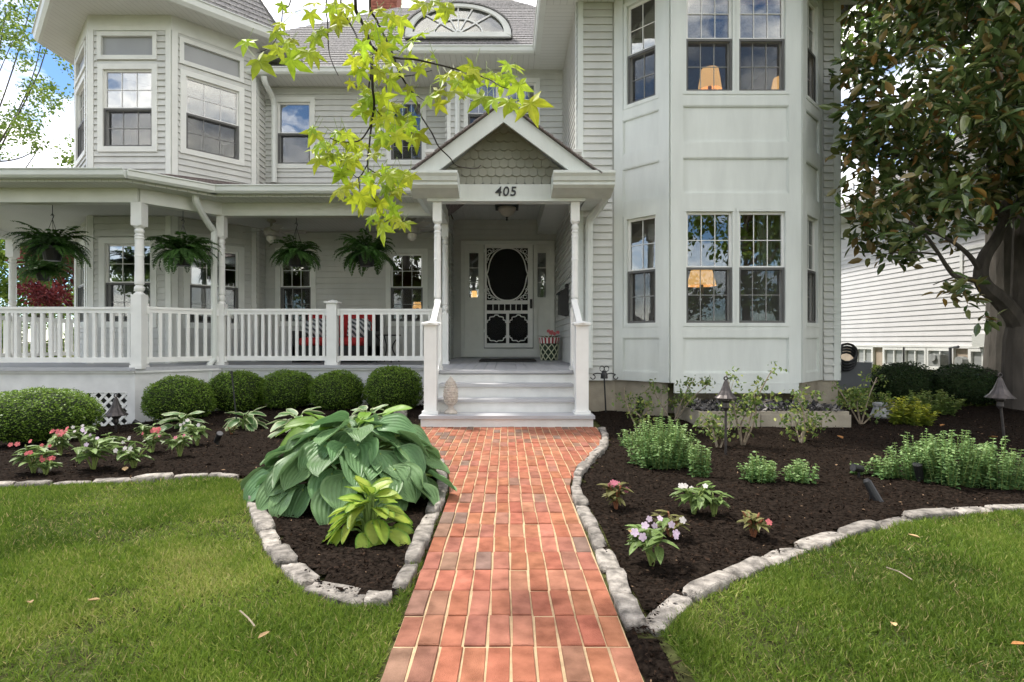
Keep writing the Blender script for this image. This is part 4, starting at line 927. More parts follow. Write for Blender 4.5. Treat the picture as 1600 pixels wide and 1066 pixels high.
# flower pot
pp = P(859, 557, 9.7); px_, py_ = .74, 9.6
M['potgreen'] = mat('dark_green_pot', (.03,.05,.03), .5, .2, 9); M['cream'] = mat('cream_paint', (.60,.62,.45), .5, .1, 9); M['redp'] = mat('red_paint', (.35,.03,.035), .5, .1, 9)
p = thing('flower_pot', (px_,py_,fz), 'green lattice painted pot with a red and white striped rim beside the door', 'flower pot')
prof = [(.13,0),(.135,.01),(.165,.29)]; mb = MB(); mb.lathe(prof, (px_,py_,fz+.01), 24); mb.build('pot', M['potgreen'], p)
for i in range(9):
    for s_ in (-1,1):
        a0 = 2*math.pi*i/9; pts = [V((px_+(.137+.03*t+.003)*math.cos(a0+s_*t*1.4), py_+(.137+.03*t+.003)*math.sin(a0+s_*t*1.4), fz+.012+.28*t)) for t in [k/6 for k in range(7)]]
        MB().tube(pts, .009, 5).build('lattice_band', M['cream'], p)
mb = MB(); n = 36; vs = []; 
for k in range(n):
    an = 2*math.pi*k/n; vs += [V((px_+.172*math.cos(an), py_+.172*math.sin(an), fz+.30)), V((px_+.19*math.cos(an), py_+.19*math.sin(an), fz+.40)), V((px_+.16*math.cos(an), py_+.16*math.sin(an), fz+.395))]
for k in range(n): j = (k+1)%n; mb.add([], []) ; mb.f += [(k*3,j*3,j*3+1,k*3+1),(k*3+1,j*3+1,j*3+2,k*3+2)]; mb.m += [k%2]*2
mb.v = [tuple(v) for v in vs]; mb.build('striped_rim', [M['redp'], mat('white_paint', (.75,.73,.68), .5)], p)
MB().lathe([(.165,0),(.15,.01),(.01,.012)], (px_,py_,fz+.37), 16).build('soil', M['mulch'], p)
# concrete pineapple finial on the bottom step
pc = P(704, 648, 6.24); p = thing('pineapple_finial', (pc.x, 6.26, .14), 'carved stone pineapple finial standing on the bottom step', 'ornament')
x, y = pc.x, 6.26; M['cast'] = mat('cast_stone', (.50,.45,.39), .9, .25, 25, .6, 80)
MB().lathe([(.072,0),(.075,.02),(.06,.035),(.035,.055),(.03,.085),(.06,.11),(.072,.12),(.07,.13),(.0,.135)], (x,y,.141), 20).build('foot', M['cast'], p, True)
prof = [(.066,.125),(.074,.16),(.078,.21),(.073,.27),(.058,.33),(.035,.38),(.012,.41),(.0,.42)]
MB().lathe(prof, (x,y,.141), 20).build('body', M['cast'], p, True)
mb = MB()
for r_ in range(9):
    t = r_/9; zz = .145+.235*t; rr = float(np.interp(zz, [a[1] for a in prof], [a[0] for a in prof])); n = 12
    for k in range(n):
        an = 2*math.pi*(k+(r_%2)*.5)/n; c = V((x+rr*math.cos(an), y+rr*math.sin(an), .141+zz)); o_ = V((math.cos(an), math.sin(an), .15)); t_ = V((-math.sin(an), math.cos(an), 0)); w_ = rr*.24
        mb.add([c-t_*w_, c-Z*.016, c+t_*w_, c+Z*.016, c+o_*.011], [(0,1,4),(1,2,4),(2,3,4),(3,0,4)])
tag(mb.build('scales', M['cast'], p), kind='stuff')
# sofa
M['redc'] = mat('red_cushion', (.52,.04,.04), .9, .12, 12, .3, 120); M['pillow'] = mat('patterned_pillow', (.55,.56,.55), .9, .1, 8)
nt = M['pillow'].node_tree; wv = nt.nodes.new('ShaderNodeTexWave'); wv.inputs['Scale'].default_value = 6; wv.inputs['Distortion'].default_value = 3; wv.bands_direction = 'DIAGONAL'
t_ = nt.nodes.new('ShaderNodeTexCoord'); rp_ = nt.nodes.new('ShaderNodeValToRGB'); rp_.color_ramp.interpolation = 'CONSTANT'; rp_.color_ramp.elements[0].color = (.10,.11,.12,1); rp_.color_ramp.elements[1].color = (.6,.61,.6,1); rp_.color_ramp.elements[1].position = .5
nt.links.new(t_.outputs['Object'], wv.inputs['Vector']); nt.links.new(wv.outputs['Fac'], rp_.inputs['Fac']); nt.links.new(rp_.outputs['Color'], nt.nodes['Principled BSDF'].inputs['Base Color'])
s0, s1 = P(470,0,9.6).x, P(588,0,9.6).x
def cushion(name, x0, x1, y0, y1, z0, z1, m, parent, tilt=0):
    bm = bmesh.new(); bmesh.ops.create_cube(bm, size=1); bmesh.ops.bevel(bm, geom=bm.edges[:], offset=.12, segments=3, affect='EDGES')
    c = V(((x0+x1)/2,(y0+y1)/2,(z0+z1)/2))
    for v in bm.verts:
        k = V((v.co.x*(x1-x0), v.co.y*(y1-y0), v.co.z*(z1-z0))); k.rotate(Matrix.Rotation(tilt,3,'X')); v.co = c + k - WO[parent]
    me = bpy.data.meshes.new(name); bm.to_mesh(me); bm.free(); me.materials.append(m); me.polygons.foreach_set('use_smooth',[True]*len(me.polygons)); return link(name, me, parent)
p = thing('porch_sofa', ((s0+s1)/2, 9.6, FL), 'black framed outdoor sofa with red cushions behind the porch railing', 'sofa')
mb = MB(); mb.box(s0,s1,9.2,9.95,.70,.88); 
for x in (s0,s1-.06): mb.box(x,x+.06,9.2,9.95,FL,1.13)
mb.box(s0,s1,9.9,9.96,.70,1.45); mb.build('frame', M['black'], p)
m_ = (s0+s1)/2
for x0, x1 in ((s0+.07,m_-.005),(m_+.005,s1-.07)):
    cushion('seat_cushion', x0, x1, 9.18, 9.80, .88, 1.02, M['redc'], p); cushion('back_cushion', x0, x1, 9.72, 9.88, 1.0, 1.50, M['redc'], p, -.1)
for x0, nm in ((s0+.10,0),(s1-.48,1)):
    q_ = thing('throw_pillow', (x0+.2, 9.6, 1.02), ['grey and white patterned pillow at the left end of the red sofa','grey and white patterned pillow at the right end of the red sofa'][nm], 'pillow', 'pillows on the sofa')
    cushion('cover', x0, x0+.38, 9.52, 9.66, 1.0, 1.34, M['pillow'], q_, -.25); MB().box(x0+.03, x0+.35, 9.60, 9.612, 1.02, 1.026).build('piping', M['dark'], q_)
x = P(606,0,9.5).x; p = thing('side_table', (x,9.5,FL), 'small black wire side table beside the red sofa', 'table')
MB().lathe([(.22,0),(.23,.01),(.22,.02)], (x,9.5,1.05), 20).build('top', M['black'], p)
for k in range(4): an = k*math.pi/2+.5; MB().tube(bez([(x+.2*math.cos(an),9.5+.2*math.sin(an),1.05),(x+.08*math.cos(an),9.5+.08*math.sin(an),.85),(x+.2*math.cos(an),9.5+.2*math.sin(an),FL)],5), .011, 6).build('leg', M['black'], p)
# ceiling fans
M['fanw'] = mat('fan_white', (.42,.40,.36), .5, .05, 5)
for px_f, Yf, lab in ((424, 9.2, 'pale ceiling fan nearest the tower on the porch ceiling'), (644, 9.0, 'pale ceiling fan nearest the entry on the porch ceiling')):
    x = P(px_f,0,Yf).x; p = thing('ceiling_fan', (x,Yf,CE), lab, 'fan', 'porch ceiling fans')
    MB().lathe([(.09,-.26),(.12,-.22),(.12,-.15),(.05,-.12),(.02,-.11),(.02,-.05),(.07,-.03),(.07,0)], (x,Yf,CE), 16).build('motor', M['fanw'], p)
    for k in range(5):
        an = k*2*math.pi/5+.3; u = V((math.cos(an), math.sin(an), 0)); v = u.cross(Z)
        MB().fr(V((x,Yf,CE-.19))+u*.12-v*.06, u*.42, v*.12+Z*.025, Z*.008).build('blade', M['fanw'], p)
    MB().lathe([(.03,-.38),(.07,-.34),(.075,-.27)], (x,Yf,CE), 14).build('light_shade', mat('fan_shade', (.7,.66,.58), .4), p)
# lamp lit in the bay, upstairs and down
M['lampon'] = mat('lit_lampshade', (1.0,.50,.18), .9, .05, 3, emis=.75)
def lamp(x, y, z, r, h, label, base):
    p = thing('table_lamp', (x,y,base), label, 'lamp', 'lit lamps in the bay')
    n = 20; mb = MB(); vs = []
    for k in range(n): an = 2*math.pi*k/n; vs += [(x+r*math.cos(an), y+r*math.sin(an), z), (x+r*.72*math.cos(an), y+r*.72*math.sin(an), z+h)]
    mb.add(vs, [(2*k, 2*((k+1)%n), 2*((k+1)%n)+1, 2*k+1) for k in range(n)]); mb.build('shade', M['lampon'], p, True)
    MB().lathe([(.09,0),(.09,.02),(.03,.05),(.05,.15),(.03,max(.2,z-base)),(.012,max(.2,z-base)+h*.6)], (x,y,base), 12).build('stand', M['bronze'], p)
    MB().box(x-.3,x+.3,y-.2,y+.25,base-.04,base).build('console', M['intfloor'], p)
lp = P(1109,142,7.9); lamp(lp.x, 7.9, lp.z, .165, .30, 'lit lamp with a tapered shade in the upper bay window', lp.z-.4)
lp = P(1222,150,8.3); lamp(lp.x, 8.3, lp.z, .17, .26, 'lit lamp half hidden at the right of the upper bay window', lp.z-.4)
lp = P(1096,447,8.6); lamp(lp.x, 8.6, lp.z, .22, .24, 'lit lamp with a wide shade in the lower bay window', lp.z-.5)
lp = P(741,466,11.7); lamp(lp.x, 11.7, lp.z, .07, .15, 'small lit lamp behind the left sidelight of the door', lp.z-.4)
lp = P(652,482,11.6); lamp(lp.x, 11.6, lp.z, .10, .13, 'lit lamp behind the porch window nearest the entry', lp.z-.4)
for x0, x1, lab in ((3.30,3.66,'pale curtain hanging at the right of the lower bay window'),(2.16,2.34,'narrow pale curtain hanging at the left of the lower bay window')):
    mb = MB(); n = 22; vs = []
    for k in range(n+1):
        t = k/n; xx = x0+(x1-x0)*t; yy = 7.32+.03*math.sin(t*22); vs += [(xx,yy,.65),(xx,yy,2.85)]
    mb.add(vs, [(2*k,2*k+2,2*k+3,2*k+1) for k in range(n)]); o = mb.build('curtain', M['curtain'], None, True); tag(o, lab, 'curtain', 'curtains in the bay')
# ---- path lights with fluted bell shades
def path_light(px, py, pytop, wpx, label, lean=0):
    g = G(px, py); sc = g.y/FPX; H = (py-pytop)*sc; r = wpx*sc/2
    p = thing('path_light', g, label, 'path light', 'bronze path lights')
    top = g + V((lean*H,0,H)); zb = H-r*2.15
    MB().tube([g-V((0,0,.05)), g+V((lean*zb,0,zb))], .011, 8).build('stake', M['bronze'], p)
    c = g+V((lean*zb,0,zb)); MB().lathe([(.012,-.09),(.03,-.06),(.026,-.02),(.042,0),(.04,.02)], c, 12).build('collar', M['bronze'], p)
    MB().lathe([(r*.96,0),(r,.006),(r*.68,r*.35),(r*.45,r*.75),(r*.28,r*1.2),(r*.16,r*1.6),(r*.05,r*1.75)], c+Z*.015, 24, flute=.035).build('shade', M['bronze'], p)
    pts = [c+V((r*.16*math.sin(t*2*math.pi/12), 0, .015+r*1.9-r*.16*math.cos(t*2*math.pi/12))) for t in range(13)]
    MB().tube(pts, .006, 6).build('hanging_ring', M['bronze'], p)
path_light(181, 676, 616, 33, 'bronze path light with fluted bell shade standing before the lattice')
path_light(1134, 712, 590, 33, 'bronze path light with fluted bell shade standing before the bay')
path_light(1570, 686, 584, 38, 'bronze path light leaning in the mulch near the magnolia trunk', -.12)
# ---- spotlights
def spot(px, py, label, tilt, L=.13, yaw=0):
    g = G(px, py); p = thing('spotlight', g, label, 'spotlight', 'black spotlights in the beds')
    MB().tube([g-Z*.06, g+Z*.06], .009, 6).build('stake', M['black'], p)
    d = V((math.sin(yaw)*math.cos(tilt), -math.cos(yaw)*math.cos(tilt)*.5, math.sin(tilt))).normalized(); a = g+Z*.07
    MB().tube([a-d*L*.4, a-d*L*.3, a+d*L*.5, a+d*L*.6], [.014,.023,.026,.029], 12).build('housing', M['black'], p)
    MB().tube([a+d*L*.602, a+d*L*.61], .024, 12).build('lens', mat('lens_glass', (.03,.03,.035), .1, .05, 3, spec=.8), p)
spot(1361, 782, 'black spotlight lying tilted in the open mulch of the right bed', -.9, .15, .5)
spot(1436, 756, 'black spotlight at the left edge of the tall catmint clump', 1.0, .12, -.6)
spot(1342, 748, 'small black spotlight half sunk beside the short catmint sprigs', .2, .08, -1.2)
spot(340, 698, 'dark spotlight beside the white flowers in the left bed', .6, .13, .5)
spot(217, 672, 'black spotlight tucked against the white porch corner', .5, .10, -1)
# ---- thin black plant rod in front of the boxwoods
g = G(372, 672); p = thing('plant_stake', g, 'thin black metal rod stuck in the left bed before the boxwoods', 'stake')
MB().tube([g-Z*.05, P(362, 582, g.y)], .008, 6).build('rod', M['black'], p); MB().tube([P(362,584,g.y), P(361.5,580,g.y)], .013, 6).build('tip', M['black'], p)
# ---- scrolled black stand by the steps
g = G(947, 646); p = thing('scroll_stand', g, 'black wrought iron stand with a scrolled top right of the steps', 'stand')
top = P(944, 588, g.y); MB().tube([g-Z*.05, top], .011, 6).build('pole', M['black'], p); 
MB().lathe([(.05,0),(.045,.05),(.03,.09),(.01,.10)], top-Z*.03, 12).build('hub', M['black'], p)
for sx in (-1,1):
    pts = [top+V((sx*(.02+.13*t), -.01, .02+.02*math.sin(t*3.1))) for t in [k/8 for k in range(9)]] + [top+V((sx*(.15-.03*math.sin(a_)), -.01, -.01+.03*math.cos(a_))) for a_ in [k*.6 for k in range(9)]]
    MB().tube(pts, .007, 5).build('scroll', M['black'], p)
    pts = [top+V((sx*(.03+.03*math.cos(a_)), -.01, .10+.035*math.sin(a_))) for a_ in [k*.6 for k in range(11)]]; MB().tube(pts, .006, 5).build('scroll', M['black'], p)
# ---- window well with gravel
p = thing('window_well', (2.97,6.6,0), 'low concrete window well filled with grey gravel under the bay', 'window well')
wx0, wx1, wy0, wy1, wz = 2.13, 3.80, 6.17, 7.04, .175
mb = MB(); mb.box(wx0,wx1,wy0,wy0+.07,-.1,wz); mb.box(wx0,wx0+.07,wy0+.07,wy1,-.1,wz-.003); mb.box(wx1-.07,wx1,wy0+.07,wy1,-.1,wz-.003); mb.build('rim', M['concrete'], p)
for i in range(5): MB().box(wx0+.02+i*.335,wx0+.345+i*.335,wy0-.012,wy0,-.08,wz-.035).build('concrete_block', M['concrete'], p)
MB().box(wx0+.07,wx1-.07,wy0+.07,wy1,-.1,wz-.012).build('gravel_bed', mat('gravel_bed', (.12,.12,.13), .95, .3, 40, .8, 90), p)
N = 5200; pos = np.stack([rng.uniform(wx0+.03,wx1-.02,N), rng.uniform(wy0+.03,wy1,N), wz-.012+rng.uniform(0,.03,N)],1)
L = rng.uniform(.03,.075,N); d = rng.normal(size=(N,3)); d[:,2] *= .9; up = rng.normal(size=(N,3))*.6; up[:,2] += 1
M['gravel'] = mat('slate_gravel', (.2,.2,.2), .95, .2, 8, spec=.05, tint=[(0,(.03,.03,.03)),(.5,(.12,.115,.11)),(.85,(.30,.28,.26)),(1,(.5,.46,.41))])
tag(link('gravel', leafmesh('gravel', pos-np.array([[2.97,6.6,0]]), d, up, L, L*rng.uniform(.4,.9,N), rng.random(N), M['gravel'], .25, .1), p), kind='stuff')
# ---- pedestal, hose box, bricks by the boxwood
g = G(1380, 652); M['castg'] = mat('grey_cast_stone', (.33,.34,.33), .9, .2, 20, .5, 60)
p = thing('stone_pedestal', g, 'fluted grey stone pedestal base standing in the right bed', 'pedestal')
MB().lathe([(.14,0),(.145,.02),(.13,.04),(.10,.13),(.10,.14)], g, 20, flute=.06).build('flared_base', M['castg'], p); MB().lathe([(.11,.14),(.115,.15),(.115,.175),(.10,.18)], g, 24).build('cap', M['castg'], p)
c = V((4.95, 8.1, .25)); p = thing('hose_reel', (c.x,c.y,c.z-.2), 'grey plastic hose box behind the right corner of the house', 'hose box')
M['greyp'] = mat('grey_plastic', (.10,.105,.115), .5, .1, 6); MB().prism([(-.25,0),(.25,.05),(.27,.40),(-.25,.42)], c-V((0,.15,0)), X_, Z, (0,.4,0)).build('box', M['greyp'], p)
MB().tube([c+V((.24,-.1,.30)), c+V((.30,-.1,.34)), c+V((.30,-.1,.40)), c+V((.2,-.1,.41))], .015, 6).build('handle', M['rail'], p)
for k in range(4): MB().tube([c+V((-.12+.14*math.cos(t*.5), -.18-.01*k, .42+k*.04+.13*math.sin(t*.5))) for t in range(14)], .018, 6).build('hose_loop', M['black'], p)
g = G(626, 652); p = thing('loose_stone', g, 'pale rough stone block lying beside the rightmost boxwood', 'stone')
link('block', stone_meshes[2], p, Matrix.Translation(g+V((0,0,.04))) @ Matrix.Diagonal((.16,.10,.12,1))); link('chip', stone_meshes[3], p, Matrix.Translation(g+V((.05,-.05,.02))) @ Matrix.Diagonal((.08,.07,.06,1)))
g = G(70, 738); o = link('loose_stone', stone_meshes[4], None, Matrix.Translation(g+Z*.02) @ Matrix.Diagonal((.07,.05,.05,1))); tag(o, 'small tan stone lying among the pink flowers in the left bed', 'stone')
# ================================================================== neighbouring white house
NX = 8.1; nb = thing('neighbouring_house', (NX,11,0), 'white sided neighbouring house with basement windows behind the magnolia', 'house')
M['nsid'] = mat('white_siding', (.70,.69,.69), .5, .05, 3)
class WL(Wall): pass
nw = Wall((NX,13.6), (NX,5.0), .86, 3.80)
up = nw.rect(1502,1534,400,428); up = (up[0], up[0]+.85, 2.0, 2.65)
o = solid(nw, M['nsid'], [], .15, parent=nb)
jn = MB(); z = nw.z0
while z < nw.z1:
    prof = [(.016,z),(.003,z+EXP),(-.004,z+EXP),(-.004,z)]; vs = [nw.pt(0,p_[1],p_[0]) for p_ in prof]+[nw.pt(nw.W,p_[1],p_[0]) for p_ in prof]
    jn.add(vs, [(3,2,1,0)[::-1],(4,5,6,7)[::-1]]+[(i,4+i,4+(i+1)%4,(i+1)%4) for i in range(4)]); z += EXP
tag(jn.build('siding', M['nsid'], o), kind='stuff')
def nbar(mb, a0, a1, c0, c1, o0, o1): return mb.fr(nw.pt(a0,c0,o0), nw.u*(a1-a0), nw.n*(o1-o0), Z*(c1-c0))
nbar(MB(), -.02, .09, .86, 3.8, -.01, .035).build('corner_board', M['rail'], nb)
nbar(MB(), 0, nw.W, .83, .88, -.05, .03).build('base_trim', M['rail'], nb)
nbar(MB(), 0, nw.W, -.2, .84, -.25, -.02).build('foundation', mat('buff_concrete', (.45,.37,.29), .9, .15, 6, .3, 40), nb)
def nwin(a0, a1, c0, c1, n=2, m='frost'):
    mb = MB(); t = .06; nbar(mb,a0,a1,c1-t,c1,-.02,.03); nbar(mb,a0,a1,c0,c0+t,-.02,.03); nbar(mb,a0,a0+t,c0+t,c1-t,-.02,.03); nbar(mb,a1-t,a1,c0+t,c1-t,-.02,.03)
    wo = mb.build('window', M['rail'], nb)
    for k in range(n):
        x0 = a0+t+(a1-a0-2*t)*k/n; x1 = a0+t+(a1-a0-2*t)*(k+1)/n
        nbar(MB(), x0+.015, x1-.015, c0+t, c1-t, -.015, -.008).build('pane', M['nglass'], wo)
        if k: nbar(MB(), x0-.015, x0+.015, c0+t, c1-t, -.018, .02).build('mullion', M['rail'], wo)
M['nglass'] = mat('blind_pane', (.35,.36,.36), .25, .15, 2, spec=.6, stretch=(1,1,30))
for a, b in ((1341,1366),(1384,1416),(1416,1450),(1452,1492),(1518,1560)):
    s0, s1 = nw.s_at(a-3), nw.s_at(b); nwin(s0, s1, .42, .84)
s0 = nw.s_at(1502); nwin(s0, s0+.75, 1.98, 2.62, 1)
# gas meter, box
gm = nw.s_at(1480); p0 = nw.pt(gm, .62, .18)
mb = MB(); mb.tube([nw.pt(gm+.22,.35,.12), nw.pt(gm+.22,.84,.12), nw.pt(gm+.40,.86,.12)], .025, 8); mb.build('gas_pipe', M['greyp'], nb)
mb = MB(); mb.fr(nw.pt(gm-.18,.50,.05), nw.u*.28, nw.n*.16, Z*.22); mb.tube([nw.pt(gm-.04,.66,.2), nw.pt(gm-.04,.66,.24)], .07, 12); mb.build('gas_meter', M['castg'], nb)
mb = MB(); mb.tube([nw.pt(gm+.42,.60,.02), nw.pt(gm+.42,.60,.14)], .09, 14); mb.build('regulator', M['castg'], nb)
ub = nw.s_at(1533); nbar(MB(), ub, ub+.28, .86, 1.08, .02, .16).build('utility_box', M['soffit'], nb)
# soffit, gutter, roof
nbar(MB(), -.5, nw.W, 3.78, 3.82, -.1, .45).build('soffit', M['soffit'], nb)
p0, p1 = nw.pt(-.5,3.80,.45), nw.pt(nw.W,3.80,.45); k = len(GP)
vs = [p0+nw.n*q_[0]+Z*q_[1] for q_ in GP]+[p1+nw.n*q_[0]+Z*q_[1] for q_ in GP]; MB().add(vs, [tuple(range(k))]+[(i,k+i,k+(i+1)%k,(i+1)%k) for i in range(k)]).build('gutter', M['gutter'], nb)
roofplane('roof', [V((NX-.5,14.1,3.92)), V((NX-.5,4.9,3.92)), V((NX+4,4.9,6.9)), V((NX+4,10.0,6.9))], 'roof', 22, .03, nb)
MB().add([(NX-.5,14.1,3.9),(NX+4,10.0,6.9),(NX+8,14.1,3.9),(NX,13.6,3.8),(NX,13.6,-.2),(NX+8,13.6,-.2),(NX+8,13.6,3.8)], [(0,2,1),(3,4,5,6)]).build('end_wall', M['nsid'], nb)
# ================================================================== plants
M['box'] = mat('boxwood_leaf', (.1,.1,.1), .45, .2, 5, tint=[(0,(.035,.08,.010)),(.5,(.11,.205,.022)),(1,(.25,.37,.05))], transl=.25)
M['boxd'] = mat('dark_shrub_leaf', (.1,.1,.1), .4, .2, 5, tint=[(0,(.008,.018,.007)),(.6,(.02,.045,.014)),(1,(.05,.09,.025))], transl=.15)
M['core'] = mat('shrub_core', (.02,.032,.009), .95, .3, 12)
def shrub_mesh(seed, n, rx, ry, rz, leaf, m, squash=2.15, flat=0):
    r = np.random.default_rng(seed); d = nrm(r.normal(size=(n,3))); d = d[d[:,2] > -.75]; n = len(d)
    e = squash; k = (np.abs(d)**e).sum(1)**(-1/e)                               # a clipped, slightly boxy ball
    lump = np.array([1+.10*noise.noise(V((*(q_*2.2+seed),)))+.035*noise.noise(V((*(q_*6+seed),))) for q_ in d])
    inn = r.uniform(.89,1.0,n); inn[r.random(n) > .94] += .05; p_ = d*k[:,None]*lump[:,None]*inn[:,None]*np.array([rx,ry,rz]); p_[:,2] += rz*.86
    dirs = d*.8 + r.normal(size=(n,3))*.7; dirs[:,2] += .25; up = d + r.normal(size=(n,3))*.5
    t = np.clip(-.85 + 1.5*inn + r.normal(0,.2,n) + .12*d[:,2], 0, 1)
    L = r.uniform(.7,1.2,n)*leaf
    return leafmesh('foliage', p_, dirs, up, L, L*.62, t, m, .2, .1)
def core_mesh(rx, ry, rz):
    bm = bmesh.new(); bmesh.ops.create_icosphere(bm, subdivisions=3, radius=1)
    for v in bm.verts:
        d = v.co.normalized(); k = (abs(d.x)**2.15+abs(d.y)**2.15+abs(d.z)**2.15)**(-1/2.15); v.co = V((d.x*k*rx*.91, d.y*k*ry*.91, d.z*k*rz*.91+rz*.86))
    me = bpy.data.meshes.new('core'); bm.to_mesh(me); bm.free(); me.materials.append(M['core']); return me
bshare = {}
def shrub(name, g, rx, ry, rz, label, cat, group, m='box', n=9500, leaf=.026, rot=0, key=0):
    p = thing(name, g, label, cat, group)
    kk = (m, key)
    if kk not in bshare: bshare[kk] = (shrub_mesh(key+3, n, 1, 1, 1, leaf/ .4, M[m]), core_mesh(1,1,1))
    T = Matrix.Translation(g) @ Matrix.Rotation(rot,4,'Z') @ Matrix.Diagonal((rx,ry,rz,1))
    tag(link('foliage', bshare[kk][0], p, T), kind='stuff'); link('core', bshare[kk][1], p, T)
    mb = MB()
    for i in range(5): an = i*1.26; mb.tube([g-Z*.05, g+V((.05*math.cos(an),.05*math.sin(an),.12)), g+V((rx*.5*math.cos(an),ry*.5*math.sin(an),rz*.7))], [.014,.01,.006], 5)
    mb.build('stem', M['bark'], p); return p
for i, (px, Yc, pt, w_, lab) in enumerate([(280,7.15,589,97,'round clipped boxwood at the white porch corner, first left of the row'),(371,7.86,580,88,'round clipped boxwood behind the thin black rod'),(451,7.92,579,84,'boxwood in the middle of the row before the porch'),(526,7.88,580,84,'round boxwood second from the entry steps'),(615,7.84,572,88,'round boxwood closest to the entry steps')]):
    r_ = w_/2*Yc/FPX; x = P(px,0,Yc).x; g2 = V((x, Yc, gz(x,Yc))); h = CAMH-(pt-CY)*Yc/FPX - g2.z
    shrub('boxwood', g2, r_, r_, h/1.86, lab, 'boxwood', 'clipped boxwoods before the porch', rot=i*1.3, key=i % 3)
g = G(64, 700); g2 = V((P(62,0,g.y+.5).x, g.y+.5, gz(g.x,g.y+.5))); h = CAMH-(607-CY)*g2.y/FPX-g2.z
shrub('boxwood', g2, .52, .5, h/1.86, 'largest wide boxwood at the left edge before the lattice', 'boxwood', 'clipped boxwoods before the porch', n=15000, leaf=.02, key=5)
for i, (px, pb, pt, w_, lab) in enumerate([(1411,636,566,88,'dark green shrub closer to the house corner before the basement windows'),(1506,640,570,112,'wide dark green shrub beside the magnolia trunk')]):
    g = G(px, pb); r_ = w_/2*(g.y+.4)/FPX; g2 = V((P(px,0,g.y+r_).x, g.y+r_, gz(g.x,g.y+r_))); h = (CAMH-(pt-CY)*g2.y/FPX) - g2.z
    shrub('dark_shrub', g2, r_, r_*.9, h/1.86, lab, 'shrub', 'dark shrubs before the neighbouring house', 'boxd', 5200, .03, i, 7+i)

# ---- hostas
def hosta_leaf(name, L, W, m, ribs=7, cup=.10, droop=.35, margin=0, nu=11, nv=14, wave=.0, seed=0):
    vs = []; tn = []; fs = []; r = random.Random(seed)
    ph = r.random()*6
    for i in range(nu+1):
        u = i/nu; prof = (math.sin(math.pi*min(1, u**.66)))**.62 if 0 < u < 1 else 0
        prof = max(prof, 0); hw = W/2*prof
        for j in range(nv+1):
            s_ = j/nv*2-1; a_ = abs(s_)
            x = s_*hw; lob = -.13*L*(a_**1.5)*max(0,1-u*3.2)                     # heart shaped lobes at the base
            y = u*L + lob
            rib = -.024*L*(1+math.cos(2*math.pi*(a_*ribs*.5)))*.5*min(1,prof*1.5)*(1 if a_ > .03 else 1.6)
            z = cup*W*(a_**1.6)*prof + rib - droop*L*(u**2.1) + wave*L*a_*math.sin(u*9+ph+(2 if s_ > 0 else 0))
            vs.append((x, y, z)); e = max(a_**2.2, u**7); tn.append(max(0, min(1, e + r.uniform(-.06,.06))))
    for i in range(nu):
        for j in range(nv): k = i*(nv+1)+j; fs.append((k, k+1, k+nv+2, k+nv+1))
    me = bpy.data.meshes.new(name); me.from_pydata(vs, [], fs); me.materials.append(m)
    at = me.attributes.new('tint','FLOAT','POINT'); at.data.foreach_set('value', tn); me.polygons.foreach_set('use_smooth',[True]*len(fs)); return me
M['hosta'] = mat('blue_green_hosta', (.1,.1,.1), .42, .12, 4, tint=[(0,(.14,.255,.105)),(.7,(.125,.23,.092)),(1,(.18,.30,.13))], transl=.22, rnd=.25, spec=.35, rhue=.012)
M['hostay'] = mat('young_hosta', (.1,.1,.1), .45, .12, 6, tint=[(0,(.16,.30,.035)),(.7,(.19,.34,.05)),(1,(.24,.38,.08))], transl=.35, rnd=.15)
M['chart'] = mat('chartreuse_hosta', (.1,.1,.1), .42, .12, 6, tint=[(0,(.36,.46,.07)),(.45,(.33,.44,.06)),(.75,(.20,.34,.045)),(1,(.16,.30,.04))], transl=.35, rnd=.15, rhue=.012)
M['varieg'] = mat('variegated_hosta', (.1,.1,.1), .45, .12, 6, tint=[(0,(.10,.20,.07)),(.5,(.14,.25,.08)),(.7,(.40,.46,.25)),(1,(.55,.57,.38))], transl=.3, rnd=.15)
M['petiole'] = mat('petiole', (.20,.30,.08), .5, .1, 6)
def hosta(g, label, metas, rings, m, R0, H, Lr, ratio, cat='hosta', nv=3, ribs=7, cup=.1, jit=.2, seed=1, group=None, wave=.02, petr=.006):
    r = random.Random(seed); p = thing('hosta_plant', g, label, cat, group)
    vars_ = [hosta_leaf('leaf', 1, ratio*r.uniform(.92,1.08), M[m], ribs, cup, r.uniform(.12,.30), wave=wave, seed=seed*10+k, nv=36 if m == 'hosta' else 18, nu=10) for k in range(nv)]
    for (n, rr, zz, pitch, sc, off) in rings:
        for k in range(n):
            an = off + 2*math.pi*k/n + r.uniform(-jit,jit)*2.2; rad = R0*rr*r.uniform(.88,1.1); z = H*zz*r.uniform(.9,1.08)
            u = V((math.cos(an), math.sin(an), 0)); b = g + u*rad + Z*max(.03, z)
            L = r.uniform(*Lr)*sc; pit = pitch + r.uniform(-.28,.28)
            fwd = (u*math.cos(pit) + Z*math.sin(pit)); tw = r.uniform(-.45,.45)
            right = fwd.cross(Z).normalized(); up = right.cross(fwd); right2 = right*math.cos(tw)+up*math.sin(tw); up2 = right2.cross(fwd)
            Mx = Matrix(((right2.x,fwd.x,up2.x,b.x),(right2.y,fwd.y,up2.y,b.y),(right2.z,fwd.z,up2.z,b.z),(0,0,0,1))) @ Matrix.Diagonal((L,L,L,1))
            o = link('leaf', r.choice(vars_), p, Mx)
            pts = bez([g+u*.03+Z*.0, g+u*rad*.45+Z*(z*.85), b+fwd*.01], 4); MB().tube(pts, petr, 5).build('petiole', M['petiole'], p)
    return p
gH = V((-.945, 3.50, 0))
